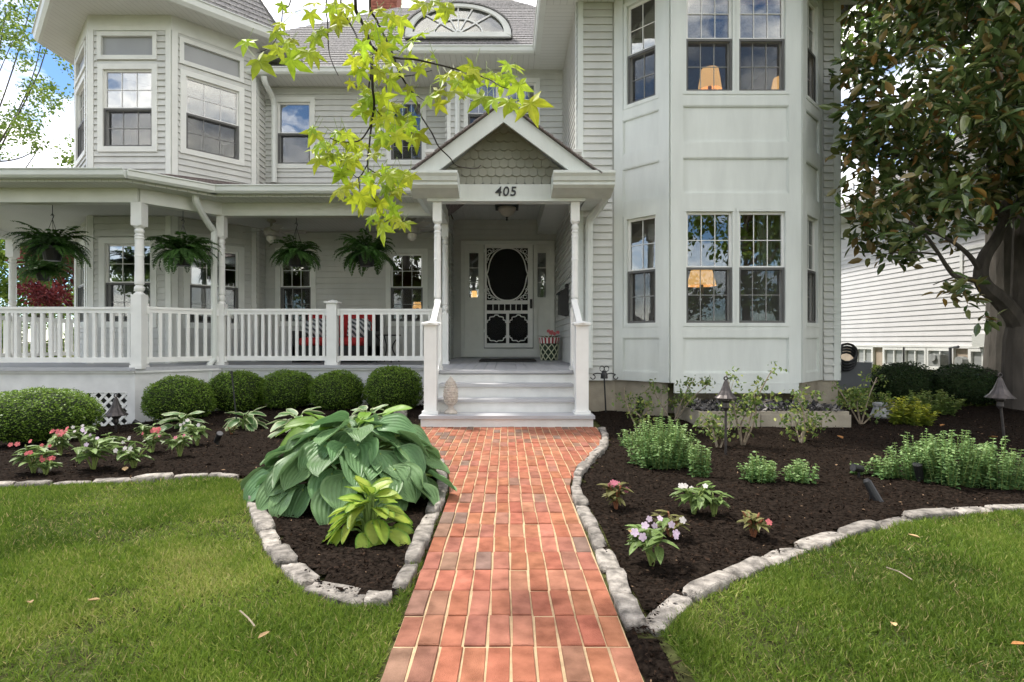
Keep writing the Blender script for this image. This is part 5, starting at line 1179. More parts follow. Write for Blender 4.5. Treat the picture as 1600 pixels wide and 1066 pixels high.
hosta(gH, 'huge blue-green hosta with broad ribbed leaves beside the brick walk', None,
      [(19,.90,.34,-.58,.92,.1),(19,.78,.52,-.50,.98,.35),(18,.64,.70,-.42,1.0,.0),(16,.49,.84,-.34,.95,.4),(12,.32,.95,-.24,.88,.2),(8,.14,1.02,-.1,.8,.1)], 'hosta', .53, .42, (.205,.265), 1.0, nv=6, ribs=9, seed=11, petr=.008, cup=.13, wave=.035)
hosta(V((-1.05,3.80,0)), 'young yellow-green hosta leaves poking out behind the huge hosta', None, [(7,.5,1.0,.25,1,.3),(6,.62,.88,-.05,1.1,.1)], 'hostay', .46, .43, (.15,.21), .55, nv=3, ribs=9, seed=5)
gC = G(578, 838)
hosta(gC, 'small chartreuse hosta with darker leaf edges in front of the huge hosta', None, [(12,.82,.32,-.55,1.05,0),(12,.64,.62,-.35,1.0,.3),(10,.44,.92,-.05,.95,.1),(8,.24,1.15,.35,.9,.2),(4,.08,1.3,.8,.8,.6)], 'chart', .17, .165, (.11,.15), .62, nv=4, ribs=9, seed=21, petr=.004)
for k, (px, py, sc, lab) in enumerate([(288,672,1.0,'cream edged hosta under the corner boxwood in the left bed'),(384,670,1.0,'cream edged hosta at the foot of the thin black rod'),(466,680,1.25,'wide cream edged hosta right of the thin black rod'),(575,668,1.1,'pale hosta showing behind the huge hosta')]):
    g = G(px, py); hosta(g, lab, None, [(9,.8,.35,-.5,1,.2*k),(8,.55,.7,-.2,.95,.4),(6,.3,1,.3,.85,.1)], 'varieg', .17*sc, .17*sc, (.15*sc,.2*sc), .5, nv=3, ribs=9, seed=31+k, group='cream edged hostas', petr=.004)

# ---- impatiens
M['impl'] = mat('impatiens_leaf', (.13,.20,.06), .45, .2, 20, c2=(.20,.29,.09), transl=.3, rnd=.25); M['impr'] = mat('bronze_leaf', (.13,.12,.045), .45, .25, 20, c2=(.2,.2,.07), transl=.3, rnd=.25)
M['stemg'] = mat('green_stem', (.22,.28,.08), .5); M['stemr'] = mat('red_stem', (.25,.10,.05), .5)
M['fl_coral'] = mat('coral_petal', (.72,.19,.20), .6, .15, 20, transl=.3, rnd=.12); M['fl_lilac'] = mat('lilac_petal', (.72,.58,.72), .6, .1, 20, transl=.3, rnd=.08); M['fl_white'] = mat('white_petal', (.80,.74,.72), .6, .1, 20, transl=.3, rnd=.05); M['fl_pink'] = mat('pink_petal', (.75,.25,.33), .6, .12, 20, transl=.3, rnd=.1)
il = {k: hosta_leaf('leaf', 1, .42, M[k], 5, .12, .3, nu=5, nv=4) for k in ('impl','impr')}
def flower_mesh(m):
    mb = MB()
    for k in range(5):
        an = 2*math.pi*k/5; u = V((math.cos(an),math.sin(an),0)); w_ = V((-math.sin(an),math.cos(an),0))
        mb.add([(0,0,0), u*.45+w_*.40+Z*.10, u*.85+w_*.33+Z*.06, u*1.0+Z*.03, u*.85-w_*.33+Z*.06, u*.45-w_*.40+Z*.10], [(0,5,4,3,2,1)[::-1]])
    return mb.mesh('flower', m)
fm = {k: flower_mesh(M[k]) for k in ('fl_coral','fl_lilac','fl_white','fl_pink')}
def orient(d, roll=0):
    d = V(d).normalized(); q_ = d.to_track_quat('Y','Z').to_matrix().to_4x4(); return q_ @ Matrix.Rotation(roll,4,'Y')
def impatiens(px, py, hpx, label, fl, nfl, lk='impl', seed=0, nl=44):
    r = random.Random(seed); g = G(px, py); H = hpx*g.y/FPX; p = thing('impatiens_plant', g, label, 'flower', 'impatiens in the beds')
    tips = []
    for k in range(6):
        an = k*1.05+r.random(); t = g+V((math.cos(an)*H*r.uniform(.15,.42), math.sin(an)*H*r.uniform(.15,.42), H*r.uniform(.55,.9))); tips.append(t)
        MB().tube(bez([g-Z*.02, g+(t-g)*.5+Z*H*.1, t],3), [.0055]*6+[.0035], 5).build('stem', M['stemr' if lk == 'impr' else 'stemg'], p)
    for k in range(nl):
        t = r.choice(tips); lo = r.uniform(.55,1.05); b = g+(t-g)*lo; an = r.random()*6.28; d = V((math.cos(an), math.sin(an), r.uniform(-.3,.55))); L = H*r.uniform(.30,.46)
        link('leaf', il[lk], p, Matrix.Translation(b) @ orient(d) @ Matrix.Diagonal((L,L,L,1)))
    for k in range(int(nfl*1.5)):
        t = r.choice(tips); b = t+V((r.uniform(-.25,.25)*H, r.uniform(-.3,.05)*H, r.uniform(.02,.22)*H)); s_ = r.uniform(.013,.02)
        link('flower', fm[fl], p, Matrix.Translation(b) @ (V((r.uniform(-.5,.5),-1,r.uniform(.1,1.0))).to_track_quat('Z','Y').to_matrix().to_4x4()) @ Matrix.Rotation(r.random()*6,4,'Z') @ Matrix.Diagonal((s_,s_,s_,1)))
for k, a in enumerate([(52,740,52,'coral flowering impatiens nearest the left edge','fl_coral',5),(95,712,40,'bright coral impatiens in front of the largest boxwood','fl_coral',9),(72,742,34,'low salmon impatiens beside the small tan stone','fl_coral',4),
    (146,735,62,'tall lilac impatiens below the left path light','fl_lilac',4),(209,733,50,'pale pink impatiens left of the middle of the left bed','fl_white',5),(176,706,34,'flowerless green impatiens right under the left path light','fl_white',0),
    (238,708,36,'coral impatiens in the middle of the left bed','fl_coral',6),(281,714,40,'pinkish impatiens with a white fallen petal at its foot','fl_pink',2),(308,696,42,'white impatiens left of the dark spotlight','fl_white',4),(130,700,40,'leafy impatiens against the lattice','fl_white',2),(228,690,30,'small leafy impatiens at the white porch corner','fl_pink',0),(362,680,16,'wilted brown impatiens at the foot of the rod','fl_pink',0)]):
    impatiens(*a, seed=40+k, lk='impr' if a[0] == 362 else 'impl')
for k, a in enumerate([(963,797,48,'pink impatiens with red stems nearest the brick walk','fl_pink',4,'impr'),(1019,884,78,'lilac-white impatiens at the front corner of the right bed','fl_lilac',6,'impl'),(1049,842,48,'red stemmed flowerless impatiens just behind the lilac one','fl_white',1,'impr'),
    (1084,804,60,'pale pink impatiens in the middle of the right bed','fl_white',3,'impl'),(1116,808,46,'leafy green sprig right of the pale pink impatiens','fl_white',0,'impl'),(1177,840,46,'bronze leaved impatiens near the tan stone border','fl_coral',1,'impr')]):
    impatiens(*a[:6], lk=a[6], seed=70+k)

# ---- catmint clumps
M['mint'] = mat('catmint_leaf', (.1,.1,.1), .6, .15, 8, tint=[(0,(.08,.17,.06)),(.5,(.19,.33,.11)),(1,(.36,.48,.21))], transl=.3)
def catmint(px, py, wpx, hpx, label, n=60, leaf=.028, seed=0, depth=.7, m='mint', nm='catmint_plant', cat='herb', grp='catmint clumps in the right bed'):
    r = np.random.default_rng(seed); g = G(px, py); s_ = g.y/FPX; W_ = wpx*s_/2; H = hpx*s_; D = W_*depth; gc = g+V((0,D,0)); gc.z = gz(gc.x,gc.y)
    p = thing(nm, gc, label, cat, grp); pos = []; d = []; L = []; t = []; mb = MB()
    for k in range(n):
        a_ = r.random()*6.28; rad = math.sqrt(r.random()); bx, by = W_*.75*rad*math.cos(a_), D*.75*rad*math.sin(a_)
        h = H*(1.05-.45*rad)*r.uniform(.6,1.05); lean = V((math.cos(a_)*rad*.45*W_*r.uniform(.3,1), math.sin(a_)*rad*.45*D, h)); b = gc+V((bx,by,.0)); tip = b+lean
        pts = bez([b, b+lean*.5+V((0,0,.01)), tip],3); mb.tube(pts, .0022, 4)
        m_ = max(4, int(h/.017))
        for i in range(m_):
            f = (i+.6)/m_; q_ = b+lean*f; a2 = r.random()*6.28
            for s2 in (0, math.pi): pos.append(q_); d.append((math.cos(a2+s2), math.sin(a2+s2), r.uniform(-.1,.6))); L.append(leaf*r.uniform(.8,1.4)*(1.1-.45*f)); t.append(np.clip(.25+.5*f+r.normal(0,.13),0,1))
    me = leafmesh('foliage', np.array([tuple(x) for x in pos]), np.array(d), np.tile([[0,0,1.]],(len(pos),1))+r.normal(size=(len(pos),3))*.3, np.array(L), np.array(L)*.72, np.array(t), M[m], .15, .2, True)
    tag(link('foliage', me, p), kind='stuff'); me.transform(Matrix.Translation(-gc)); tag(mb.build('stems', M['stemg'], p), kind='stuff')
for k, a in enumerate([(1040,738,118,92,'dense rounded catmint clump by the curve of the walk',110),(1098,748,36,72,'narrow catmint spilling at the right of the rounded clump',26),(985,700,36,36,'sparse catmint sprigs at the left of the rounded clump',12),(1196,758,68,48,'low catmint tuft in the middle of the right bed',46),(1263,758,58,42,'loose catmint tuft right of the middle one',30),
    (1352,745,30,34,'tiny catmint sprig above the tilted spotlight',10),(1395,752,52,46,'small catmint between the two spotlights',26),(1458,758,85,90,'upright catmint at the left of the big clump',60),(1520,768,110,98,'largest catmint clump at the right of the bed',110),(1590,772,90,92,'catmint clump cut off by the right edge',70)]):
    catmint(*a, seed=90+k)
# ---- leggy rose bushes before the bay
M['rosel'] = mat('rose_leaf', (.1,.1,.1), .5, .2, 12, tint=[(0,(.07,.12,.03)),(.6,(.17,.25,.06)),(1,(.36,.38,.10))], transl=.3)
def rose(px, py, stems, label, seed=0, nleaf=16):
    r = np.random.default_rng(seed); g = G(px, py); p = thing('rose_bush', g, label, 'bush', 'leggy bushes before the bay'); pos = []; d = []; L = []; t = []
    for (tx, ty) in stems:
        tip = P(tx, ty, g.y+r.uniform(-.15,.25)); mid_ = g+(tip-g)*.5+V((r.uniform(-.06,.06), r.uniform(-.06,.06), .03)); pts = bez([g-Z*.03, mid_, tip],5)
        MB().tube(pts, list(np.linspace(.010,.004,len(pts))), 5).build('cane', M['twigpale' if seed % 2 else 'twigpale'], p)
        tw = MB()
        for i in range(5):
            f = r.uniform(.35,1); q_ = pts[int(f*(len(pts)-1))]; e = q_+V((r.normal(0,.07), r.normal(0,.07), r.uniform(.02,.12))); tw.tube([q_,(q_+e)/2+V((0,0,.01)),e], [.003,.0025,.0015], 4)
            for j in range(int(nleaf*1.5)):
                c = e+V((*r.normal(0,.035,3),)); pos.append(c); d.append(r.normal(size=3)); L.append(r.uniform(.026,.05)); t.append(r.random())
        tag(tw.build('twigs', M['twigpale'], p), kind='stuff')
    me = leafmesh('leaves', np.array([tuple(x) for x in pos])-np.array(tuple(g)), np.array(d), r.normal(size=(len(pos),3))+[0,0,1], np.array(L), np.array(L)*.6, np.array(t), M['rosel'], .15, .15, True); tag(link('leaves', me, p), kind='stuff')
rose(998,672,[(985,640),(1017,642),(975,605)],'forked pale stemmed bush nearest the steps',1,10)
rose(1052,660,[(1020,608),(1072,625),(1086,590),(1110,598)],'leaning leggy bush at the left corner of the bay',2,14)
rose(1160,697,[(1172,640),(1178,615),(1205,580),(1135,585)],'tall bare caned bush right of the bay path light',3,12)
rose(1253,694,[(1245,660),(1262,640),(1240,610),(1275,668)],'two stemmed bush before the window well',4,12)
rose(1345,662,[(1320,605),(1370,590),(1345,610),(1300,595),(1400,628)],'loose arching bush at the right corner of the house',5,18)
rose(1122,702,[(1110,650),(1140,668),(1098,662)],'low tangled bush behind the rounded catmint',6,10)
# small evergreen seedling, golden shrub
g = G(1000, 660); shrub('dwarf_evergreen', V((g.x,g.y,.10)), .05, .05, .11, 'tiny upright evergreen on the forked pale bush', 'shrub', None, 'boxd', 900, .05, 0, 12)
M['gold'] = mat('golden_leaf', (.1,.1,.1), .4, .15, 8, tint=[(0,(.09,.16,.03)),(.45,(.25,.31,.04)),(1,(.55,.52,.05))], transl=.25)
catmint(1442, 668, 74, 52, 'small golden yellow shrub in the back of the right bed', 46, .055, 201, .8, 'gold', 'golden_shrub', 'shrub', None)
catmint(1482, 652, 84, 46, 'loose light green shrub behind the golden one', 46, .05, 202, .8, 'rosel', 'green_shrub', 'shrub', None)

# ---- hanging ferns
M['fern'] = mat('fern_leaf', (.1,.1,.1), .5, .15, 8, tint=[(0,(.02,.055,.012)),(.6,(.045,.11,.022)),(1,(.09,.18,.04))], transl=.25, rnd=.25)
def frond_mesh(seed, L=1.0, n=24, arch=.8):
    r = np.random.default_rng(seed); pts = []
    a_ = .9; p_ = np.array([0.,0.,0.]); st_ = L/n; pos = []; d = []; LL = []; t = []; mb = MB(); sp = [p_.copy()]
    for i in range(n):
        an = a_ - (i/n)**1.1*arch*2.4; p_ = p_ + np.array([0, math.cos(an), math.sin(an)])*st_; sp.append(p_.copy()); f = i/n
        l = L*.15*(math.sin(math.pi*min(1,(f*.9+.12)))**.7)
        for s_ in (-1,1): pos.append(p_.copy()); d.append((s_, .35, -.12+r.normal(0,.12))); LL.append(l*r.uniform(.85,1.1)); t.append(np.clip(.35+.5*f+r.normal(0,.12),0,1))
    me = leafmesh('frond', np.array(pos), np.array(d), np.tile([[0,0,1.]],(len(pos),1)), np.array(LL), np.full(len(LL), L*.05), np.array(t), M['fern'], .1, .2, True); return me
fronds = [frond_mesh(k, 1, 22, .62+.09*k) for k in range(5)]
M['pot'] = mat('black_plastic_pot', (.012,.012,.013), .4, .1, 6, spec=.4)
def fern(px, py, Y, wpx, label, chain=True, n=84, seed=0, zc=CE):
    r = random.Random(seed); c = P(px, py, Y); L = wpx*Y/FPX*.56; p = thing('hanging_fern', c, label, 'fern', 'ferns hanging along the porch')
    MB().lathe([(.095,-.20),(.10,-.19),(.135,-.03),(.145,-.03),(.145,0)], c, 16).build('pot', M['pot'], p)
    for k in range(n):
        an = 2.399*k; u = V((math.cos(an), math.sin(an), 0)); tilt = r.uniform(-.75,.7) if k > 16 else r.uniform(.5,1.0); l = L*r.uniform(.75,1.15)
        link('frond', r.choice(fronds), p, Matrix.Translation(c+u*.05) @ Matrix.Rotation(an-math.pi/2,4,'Z') @ Matrix.Rotation(tilt*.8-.25,4,'X') @ Matrix.Diagonal((l*1.1,l,l,1)))
    top = V((c.x, c.y, zc))
    for k in range(3): an = k*2.1; MB().tube([c+V((.13*math.cos(an),.13*math.sin(an),-.02)), c+Z*.40], .004, 4).build('hanger_wire', M['black'], p)
    MB().tube([c+Z*.40, c+V((.02,0,.45)), c+V((.0,0,.48)), c+V((-.025,0,.45))], .006, 5).build('hook', M['black'], p)
    MB().tube([c+Z*.44, top], .005, 5).build('chain', M['black'], p)
fern(82, 386, 8.0, 98, 'large dark fern in a hanging pot at the far left', seed=1); fern(68, 424, 11.5, 74, 'smaller hanging fern seen lower behind the far left one', seed=2)
fern(286, 394, 8.05, 96, 'hanging fern between the two porch posts', seed=3); fern(463, 396, 8.6, 72, 'hanging fern before the porch window nearest the tower', seed=4); fern(573, 396, 8.5, 88, 'hanging fern over the red sofa', seed=5)
# geranium in the painted pot
r = random.Random(3); p = thing('potted_geranium', (.74,9.6,fz+.4), 'sparse red flowered plant growing in the striped pot', 'flower')
for k in range(9): an = k*2.4; link('leaf', il['impr'], p, Matrix.Translation((.74+.1*math.cos(an),9.6+.1*math.sin(an),fz+.40)) @ orient((math.cos(an),math.sin(an),.6)) @ Matrix.Scale(.11,4))
for k in range(6): link('flower', fm['fl_coral'], p, Matrix.Translation((.74+r.uniform(-.02,.14),9.5,fz+.46+r.uniform(0,.06))) @ V((0,-1,.4)).to_track_quat('Z','Y').to_matrix().to_4x4() @ Matrix.Scale(.035,4))
MB().tube([(.74,9.6,fz+.38),(.80,9.55,fz+.48)], .006, 5).build('stem', M['stemg'], p)
# fallen leaves and twigs
M['dead'] = mat('dead_leaf', (.38,.18,.06), .8, .2, 12, rnd=.3); M['deadp'] = mat('pale_dead_leaf', (.42,.29,.15), .8, .2, 12, rnd=.3)
dl = [hosta_leaf('fallen_leaf', 1, .55, M[k], 5, .3, -.2, nu=5, nv=4) for k in ('dead','deadp')]
for k, (px, py, s_, m_, lab) in enumerate([(1316,690,.11,0,'orange fallen leaf on the mulch before the window well'),(1270,682,.13,0,'tan fallen leaf at the foot of the two stemmed bush'),(1545,688,.12,0,'brown fallen leaf near the leaning path light'),(1470,670,.10,0,'fallen leaf right of the golden shrub'),(195,742,.10,1,'curled tan leaf near the border of the left bed'),(155,950,.05,1,'tan leaf lying on the left lawn'),(47,953,.05,1,'small dry leaf at the left edge of the left lawn'),(405,1012,.05,1,'dry leaf near the bottom of the left lawn'),(1436,850,.06,1,'pale leaf on the upper right lawn'),(1395,988,.05,1,'pale leaf in the middle of the right lawn'),(1582,1022,.05,0,'orange leaf in the lower right corner of the lawn'),(985,842,.06,1,'pale petal beside the lilac impatiens')]):
    g = G(px, py); o = link('fallen_leaf', dl[m_], None, Matrix.Translation(g+Z*.03) @ Matrix.Rotation(k*1.7,4,'Z') @ Matrix.Scale(s_*.7,4)); tag(o, lab, 'leaf', 'fallen leaves')
for pts, lab in (([(375,968),(388,980),(398,993)],'short bare twig on the left lawn'),([(1385,898),(1405,905),(1425,918)],'short bare twig on the right lawn')):
    o = MB().tube([G(*q_)+Z*.03 for q_ in pts], .0026, 5).build('twig', M['twigpale']); tag(o, lab, 'twig', 'twigs on the lawns')
# ================================================================== overhanging sweetgum branch
M['gum'] = mat('sweetgum_leaf', (.38,.50,.03), .45, .14, 6, c2=(.46,.55,.045), transl=.5, rnd=.34, rhue=.022)
def star(seed):
    r = random.Random(seed); vs = [(0,0,0)]; lobes = [-125,-62,0,62,125]; pts = []
    lens = [.62,.88,1.0,.88,.62]
    pts.append((0,-.12))
    for k, (a_, l) in enumerate(zip(lobes, lens)):
        an = R(90-a_) if False else R(90+a_)
        pts_l = []
        if k == 0: pts.append((.10*math.cos(R(90-160)), .10*math.sin(R(90-160))))
        for da, f in ((-19,.58),(0,1.0),(19,.58)): aa = R(90 - a_ - 0) ; aa = R(90+a_) ; ang = aa + R(da); pts.append((l*f*math.cos(ang), l*f*math.sin(ang)))
        if k < 4: am = R(90+(lobes[k]+lobes[k+1])/2); pts.append((.36*math.cos(am), .36*math.sin(am)))
    n = len(pts); v = [(0,.08,.0)] + [(x*.5, y*.5+.06, -.16*(x*x+y*y)*.8+.03*r.uniform(-1,1)) for x, y in pts]
    f = [(0,i,i+1) for i in range(1,n)] + [(0,n,1)]
    me = bpy.data.meshes.new('leaf'); me.from_pydata(v, [], f); me.materials.append(M['gum']); return me
stars = [star(k) for k in range(4)]
def C(cx_, cy_): return (380+cx_/2.882, cy_/2.882)
YB = 2.5
gum = thing('sweetgum_tree', (-4.2,-2.6,0), 'sweetgum branch of bright yellow-green star leaves hanging over the porch gable', 'tree')
rt = random.Random(12)
def br(pts, r0, r1, dy=0.0, top=False):
    w = [P(*C(*q_), YB+dy+.06*math.sin(i*1.3)) for i, q_ in enumerate(pts)]
    if top: w = [w[0]+V((top*.3, -.35, .55)), w[0]+V((top*.1,-.15,.25))] + w
    b = bez(w, 4); MB().tube(b, list(np.linspace(r0, r1, len(b))), 6).build('branch', M['twig'], gum)
br([(505,0),(540,110),(575,210),(580,300),(583,400),(590,470),(578,560),(568,650),(560,740),(575,850),(605,935),(630,975)], .009, .002, 0, 1)
br([(575,205),(620,240),(690,262),(770,268),(850,285),(950,310),(1040,335),(1110,360),(1160,390),(1195,400)], .006, .002)
br([(440,0),(460,70),(500,140),(530,210),(570,265),(575,330),(566,400),(580,470)], .005, .003, .05, 1)
br([(570,0),(600,90),(640,170),(680,260),(700,320),(740,390),(780,460),(800,520),(850,600),(880,660),(930,710),(960,745),(1040,760),(1070,745)], .006, .002, .1, 1)
br([(375,0),(380,100),(385,220),(400,280),(428,340)], .004, .002, .1, 1)
br([(215,0),(180,40),(170,120),(140,190),(100,225),(60,240)], .004, .0015, .2, 1)
br([(578,560),(530,630),(470,640),(420,635),(390,620)], .004, .0015); br([(560,740),(520,800),(480,770),(450,745)], .003, .0015); br([(700,345),(760,340),(800,330),(850,318)], .003, .0015, .1)
br([(740,395),(780,430),(840,470)], .003, .0015, .1); br([(590,480),(620,520),(680,560)], .003, .0015); br([(565,760),(620,790),(690,800)], .003, .0015); br([(520,800),(525,860)], .003, .0015); br([(575,150),(640,200),(720,240)], .003,.0015)
clus = [(60,265,110),(20,180,80),(195,255,110),(290,225,90),(330,160,80),(140,140,70),(210,190,70),(225,55,50),(340,15,70),(430,100,90),(520,60,70),(470,30,60),(820,20,80),(850,5,80),(930,15,80),(710,80,80),(650,100,70),(590,140,70),(540,190,70),(500,260,70),(525,310,70),(640,200,80),(770,180,90),(860,250,70),(660,280,80),(655,350,90),(620,310,70),(740,250,60),(530,380,50),(555,450,80),(530,490,80),(620,430,80),(640,470,80),(570,420,60),(700,330,60),(800,300,60),(960,330,60),(1040,300,90),(1010,370,90),(950,410,90),(880,400,70),(840,430,80),(760,420,60),(1090,430,100),(1130,330,70),(1165,360,70),(1240,370,90),(1200,450,80),(1290,450,120),(1195,292,90),(900,360,60),(920,330,60),
 (330,590,80),(350,640,70),(465,595,70),(430,600,70),(400,650,70),(345,705,80),(410,700,60),(440,770,80),(490,710,90),(430,850,90),(470,690,60),(540,650,60),(600,640,80),(640,610,80),(690,600,80),(720,520,80),(690,540,80),(650,520,70),(790,590,90),(740,560,70),(620,560,70),(585,690,60),(520,690,50),
 (560,780,70),(610,770,70),(650,780,80),(720,770,80),(700,810,70),(640,830,80),(590,830,70),(530,870,90),(550,910,80),(620,900,80),(660,890,70),(690,850,70),(600,965,70),(635,1010,90),(690,960,70),(715,1000,60),(670,930,60),(560,840,60),(430,15,70),(400,30,60),(600,40,60),(560,100,70),(610,230,70),(680,160,70),(560,250,60),(600,500,70),(660,570,60),(700,480,60),(480,640,60),(380,690,50)]
extra = [(cx_+rt.uniform(-45,45), cy_+rt.uniform(-40,40), s_*rt.uniform(.6,.9)) for cx_, cy_, s_ in clus if rt.random() < .9 and 100 < cx_ < 1250]
for cx_, cy_, s_ in clus+extra:
    Y = YB+rt.uniform(-.2,.25); c = P(*C(cx_, cy_), Y); s = s_/2.882*Y/FPX*2.05
    nz = V((rt.gauss(0,.45), -1+rt.gauss(0,.3), rt.gauss(.35,.5))).normalized(); dn = V((rt.gauss(0,.55), rt.gauss(-.2,.3), -1))
    y_ = (dn - nz*dn.dot(nz)).normalized(); x_ = y_.cross(nz)
    link('leaf', rt.choice(stars), gum, Matrix(((x_.x,y_.x,nz.x,c.x),(x_.y,y_.y,nz.y,c.y),(x_.z,y_.z,nz.z,c.z),(0,0,0,1))) @ Matrix.Diagonal((s,s,s,1)))
    e = c + y_*(-.05*s) ; MB().tube([e, e-y_*s*.35+V((0,.01,.02))], .0012, 4).build('leaf_stalk', M['stemg'], gum)
# trunk and crown stand behind the camera, out of the picture
MB().tube(bez([(-4.2,-2.6,-.1),(-4.15,-2.6,2),(-4.1,-2.5,4),(-4.2,-2.4,7),(-4.0,-2.3,11)],4), list(np.linspace(.24,.08,17)), 10).build('trunk', M['barkgrey'], gum)
MB().tube(bez([(-4.1,-2.5,4.6),(-2.8,-.9,5.1),(-1.6,.9,4.4),(-.7,2.1,3.3),(-.62,2.35,2.75)],5), list(np.linspace(.07,.010,21)), 8).build('limb', M['barkgrey'], gum)
def crown(n, blobs, L, seed, m, parent, name='crown', gap=.1):
    r = np.random.default_rng(seed); pos = []
    w_ = np.array([b[3]**2 for b in blobs]); pick = r.choice(len(blobs), n, p=w_/w_.sum()); B = np.array([b[:4] for b in blobs])[pick]
    d = nrm(r.normal(size=(n,3))); rad = r.random(n)**(1/2.2); pos = B[:,:3] + d*(rad*B[:,3])[:,None]*np.array([1,1,.75])
    nz = np.array([noise.noise(V((*(p_*1.1+seed),))) for p_ in pos]); k = nz > -gap; pos = pos[k]; d = d[k]; N = len(pos)
    t = np.clip(.45+.5*nz[k]+r.normal(0,.2,N), 0, 1); ll = r.uniform(.7,1.25,N)*L
    me = leafmesh(name, pos-np.array(tuple(WO[parent])), d*.4+r.normal(size=(N,3))*.8, r.normal(size=(N,3))+[0,0,.8], ll, ll*.6, t, m, .15, .15, True)
    return tag(link(name, me, parent), kind='stuff')
M['treel'] = mat('tree_leaf', (.1,.1,.1), .5, .15, 3, tint=[(0,(.04,.085,.012)),(.5,(.10,.18,.022)),(1,(.22,.31,.05))], transl=.4)
crown(16000, [(-4.2+rt.uniform(-2.6,2.2), -2.8+rt.uniform(-2.4,1.4), rt.uniform(6.2,11), rt.uniform(.9,1.6)) for _ in range(22)], .15, 3, M['treel'], gum)

# ================================================================== magnolia
M['mag'] = mat('magnolia_leaf', (.1,.1,.1), .22, .15, 3, tint=[(0,(.042,.072,.024)),(.42,(.105,.165,.048)),(.66,(.21,.24,.085)),(.80,(.26,.195,.075)),(.92,(.28,.15,.05)),(1,(.45,.28,.06))], transl=.2, spec=.6)
def Q(cx_, cy_, Y): return P(1440+cx_/3.33, 340+cy_/3.33, Y)
mg = G(1592, 636); mag = thing('magnolia_tree', mg, 'dark magnolia with glossy leaves and a forked trunk at the right edge', 'tree')
Ym = mg.y
MB().tube([mg-Z*.1, Q(505,900,Ym), Q(500,750,Ym), Q(505,640,Ym), Q(515,560,Ym), Q(520,400,Ym+.05), Q(525,100,Ym+.1), Q(540,-300,Ym+.2), Q(520,-700,Ym+.2)], [.22,.19,.17,.17,.15,.12,.11,.09,.05], 12).build('trunk', M['bark'], mag)
def limb(pts, r0, r1): b = bez([Q(*q_[:2], Ym+q_[2]) for q_ in pts],4); MB().tube(b, list(np.linspace(r0,r1,len(b))), 8).build('limb', M['bark'], mag)
limb([(510,580,0),(470,500,-.05),(400,420,-.12),(335,365,-.18),(308,300,-.2),(330,200,-.2),(390,110,-.15),(430,0,-.1),(440,-200,0),(400,-450,.1)], .12, .04)
limb([(320,335,-.18),(250,322,-.25),(180,308,-.3),(135,260,-.35),(90,190,-.4),(20,90,-.4),(-60,20,-.4)], .04, .012)
limb([(310,290,-.2),(250,200,-.3),(150,120,-.35),(20,60,-.3),(-130,20,-.25)], .035, .01); limb([(430,0,-.1),(300,-120,-.2),(100,-220,-.2),(-120,-320,-.1),(-300,-420,-.1)], .05, .012)
limb([(525,100,.1),(420,-150,.2),(280,-400,.1),(150,-700,.1)], .05, .015); limb([(520,380,.05),(600,250,.1),(700,100,.2),(800,-100,.2)], .07, .02); limb([(525,50,.1),(640,-200,.2),(760,-500,.2)], .06, .02)
limb([(90,190,-.4),(-60,180,-.45),(-200,190,-.4)], .012, .005); limb([(180,308,-.3),(110,330,-.35),(60,350,-.35)], .012,.005)
rm = np.random.default_rng(77); clumps = []
tries = 0
while len(clumps) < 1900 and tries < 120000:
    tries += 1; c = np.array([rm.uniform(4.25,9.6), rm.uniform(5.7,8.3), rm.uniform(1.7,7.6)])
    e = abs((c[0]-6.8)/2.65)**3.5 + abs((c[1]-7.0)/1.35)**2.5 + abs((c[2]-4.6)/3.0)**3.5
    pxx = CX+c[0]*FPX/c[1]; pyy = CY-(c[2]-CAMH)*FPX/c[1]
    low = np.interp(pxx, [1300,1325,1400,1450,1490,1530,1570,1620], [385,412,415,405,380,350,345,350])
    if e > 1 or pyy > low or pxx < 1306 or (c[0] < 4.8 and c[1] > 7.3): continue
    if noise.noise(V((*(c*1.0),))) < -.28: continue
    clumps.append(c)
for px_c, py_c in ((1492,455),(1505,468),(1480,462),(1518,450),(1545,500)): clumps.append(np.array(tuple(P(px_c, py_c, 6.75))))
pos = []; d = []; L = []; t = []
for c in clumps:
    ax = nrm(rm.normal(size=(1,3)))[0]; ax[2] = abs(ax[2])*.4
    for k in range(13):
        q_ = rm.normal(size=3); q_ /= np.linalg.norm(q_); q_ = q_*.85+ax*.5; pos.append(c+q_*.05+rm.normal(0,.05,3)); d.append(q_+[0,0,-.15]); L.append(rm.uniform(.12,.20)); u = rm.random()
        t.append(rm.uniform(.10,.70) if u < .76 else rm.uniform(.66,.88) if u < .96 else rm.uniform(.88,1))
pos = np.array(pos); d = np.array(d); L = np.array(L); t = np.array(t)
pxx = CX+pos[:,0]*FPX/pos[:,1]; pyy = CY-(pos[:,2]-CAMH)*FPX/pos[:,1]
vis = (pxx > 1295) & (pxx < 1600) & (pyy > 0) & (pyy < 480); order = np.argsort(np.where(vis, pos[:,1], 99))
ind = order[:295]; mask = np.ones(len(pos), bool); mask[ind] = False
tag(link('foliage', leafmesh('foliage', pos[mask]-np.array(tuple(mg)), d[mask], rm.normal(size=(mask.sum(),3))*.7+[0,0,1], L[mask], L[mask]*.44, t[mask], M['mag'], .18, .12, True), mag), kind='stuff')
def maglm(tv): 
    me = hosta_leaf('leaf', 1, .42, M['mag'], 1, .18, .18, nu=5, nv=4); me.attributes['tint'].data.foreach_set('value', [tv]*len(me.vertices)); return me
mlm = [maglm(v) for v in (.15,.3,.42,.5,.6,.66,.8,.95)]
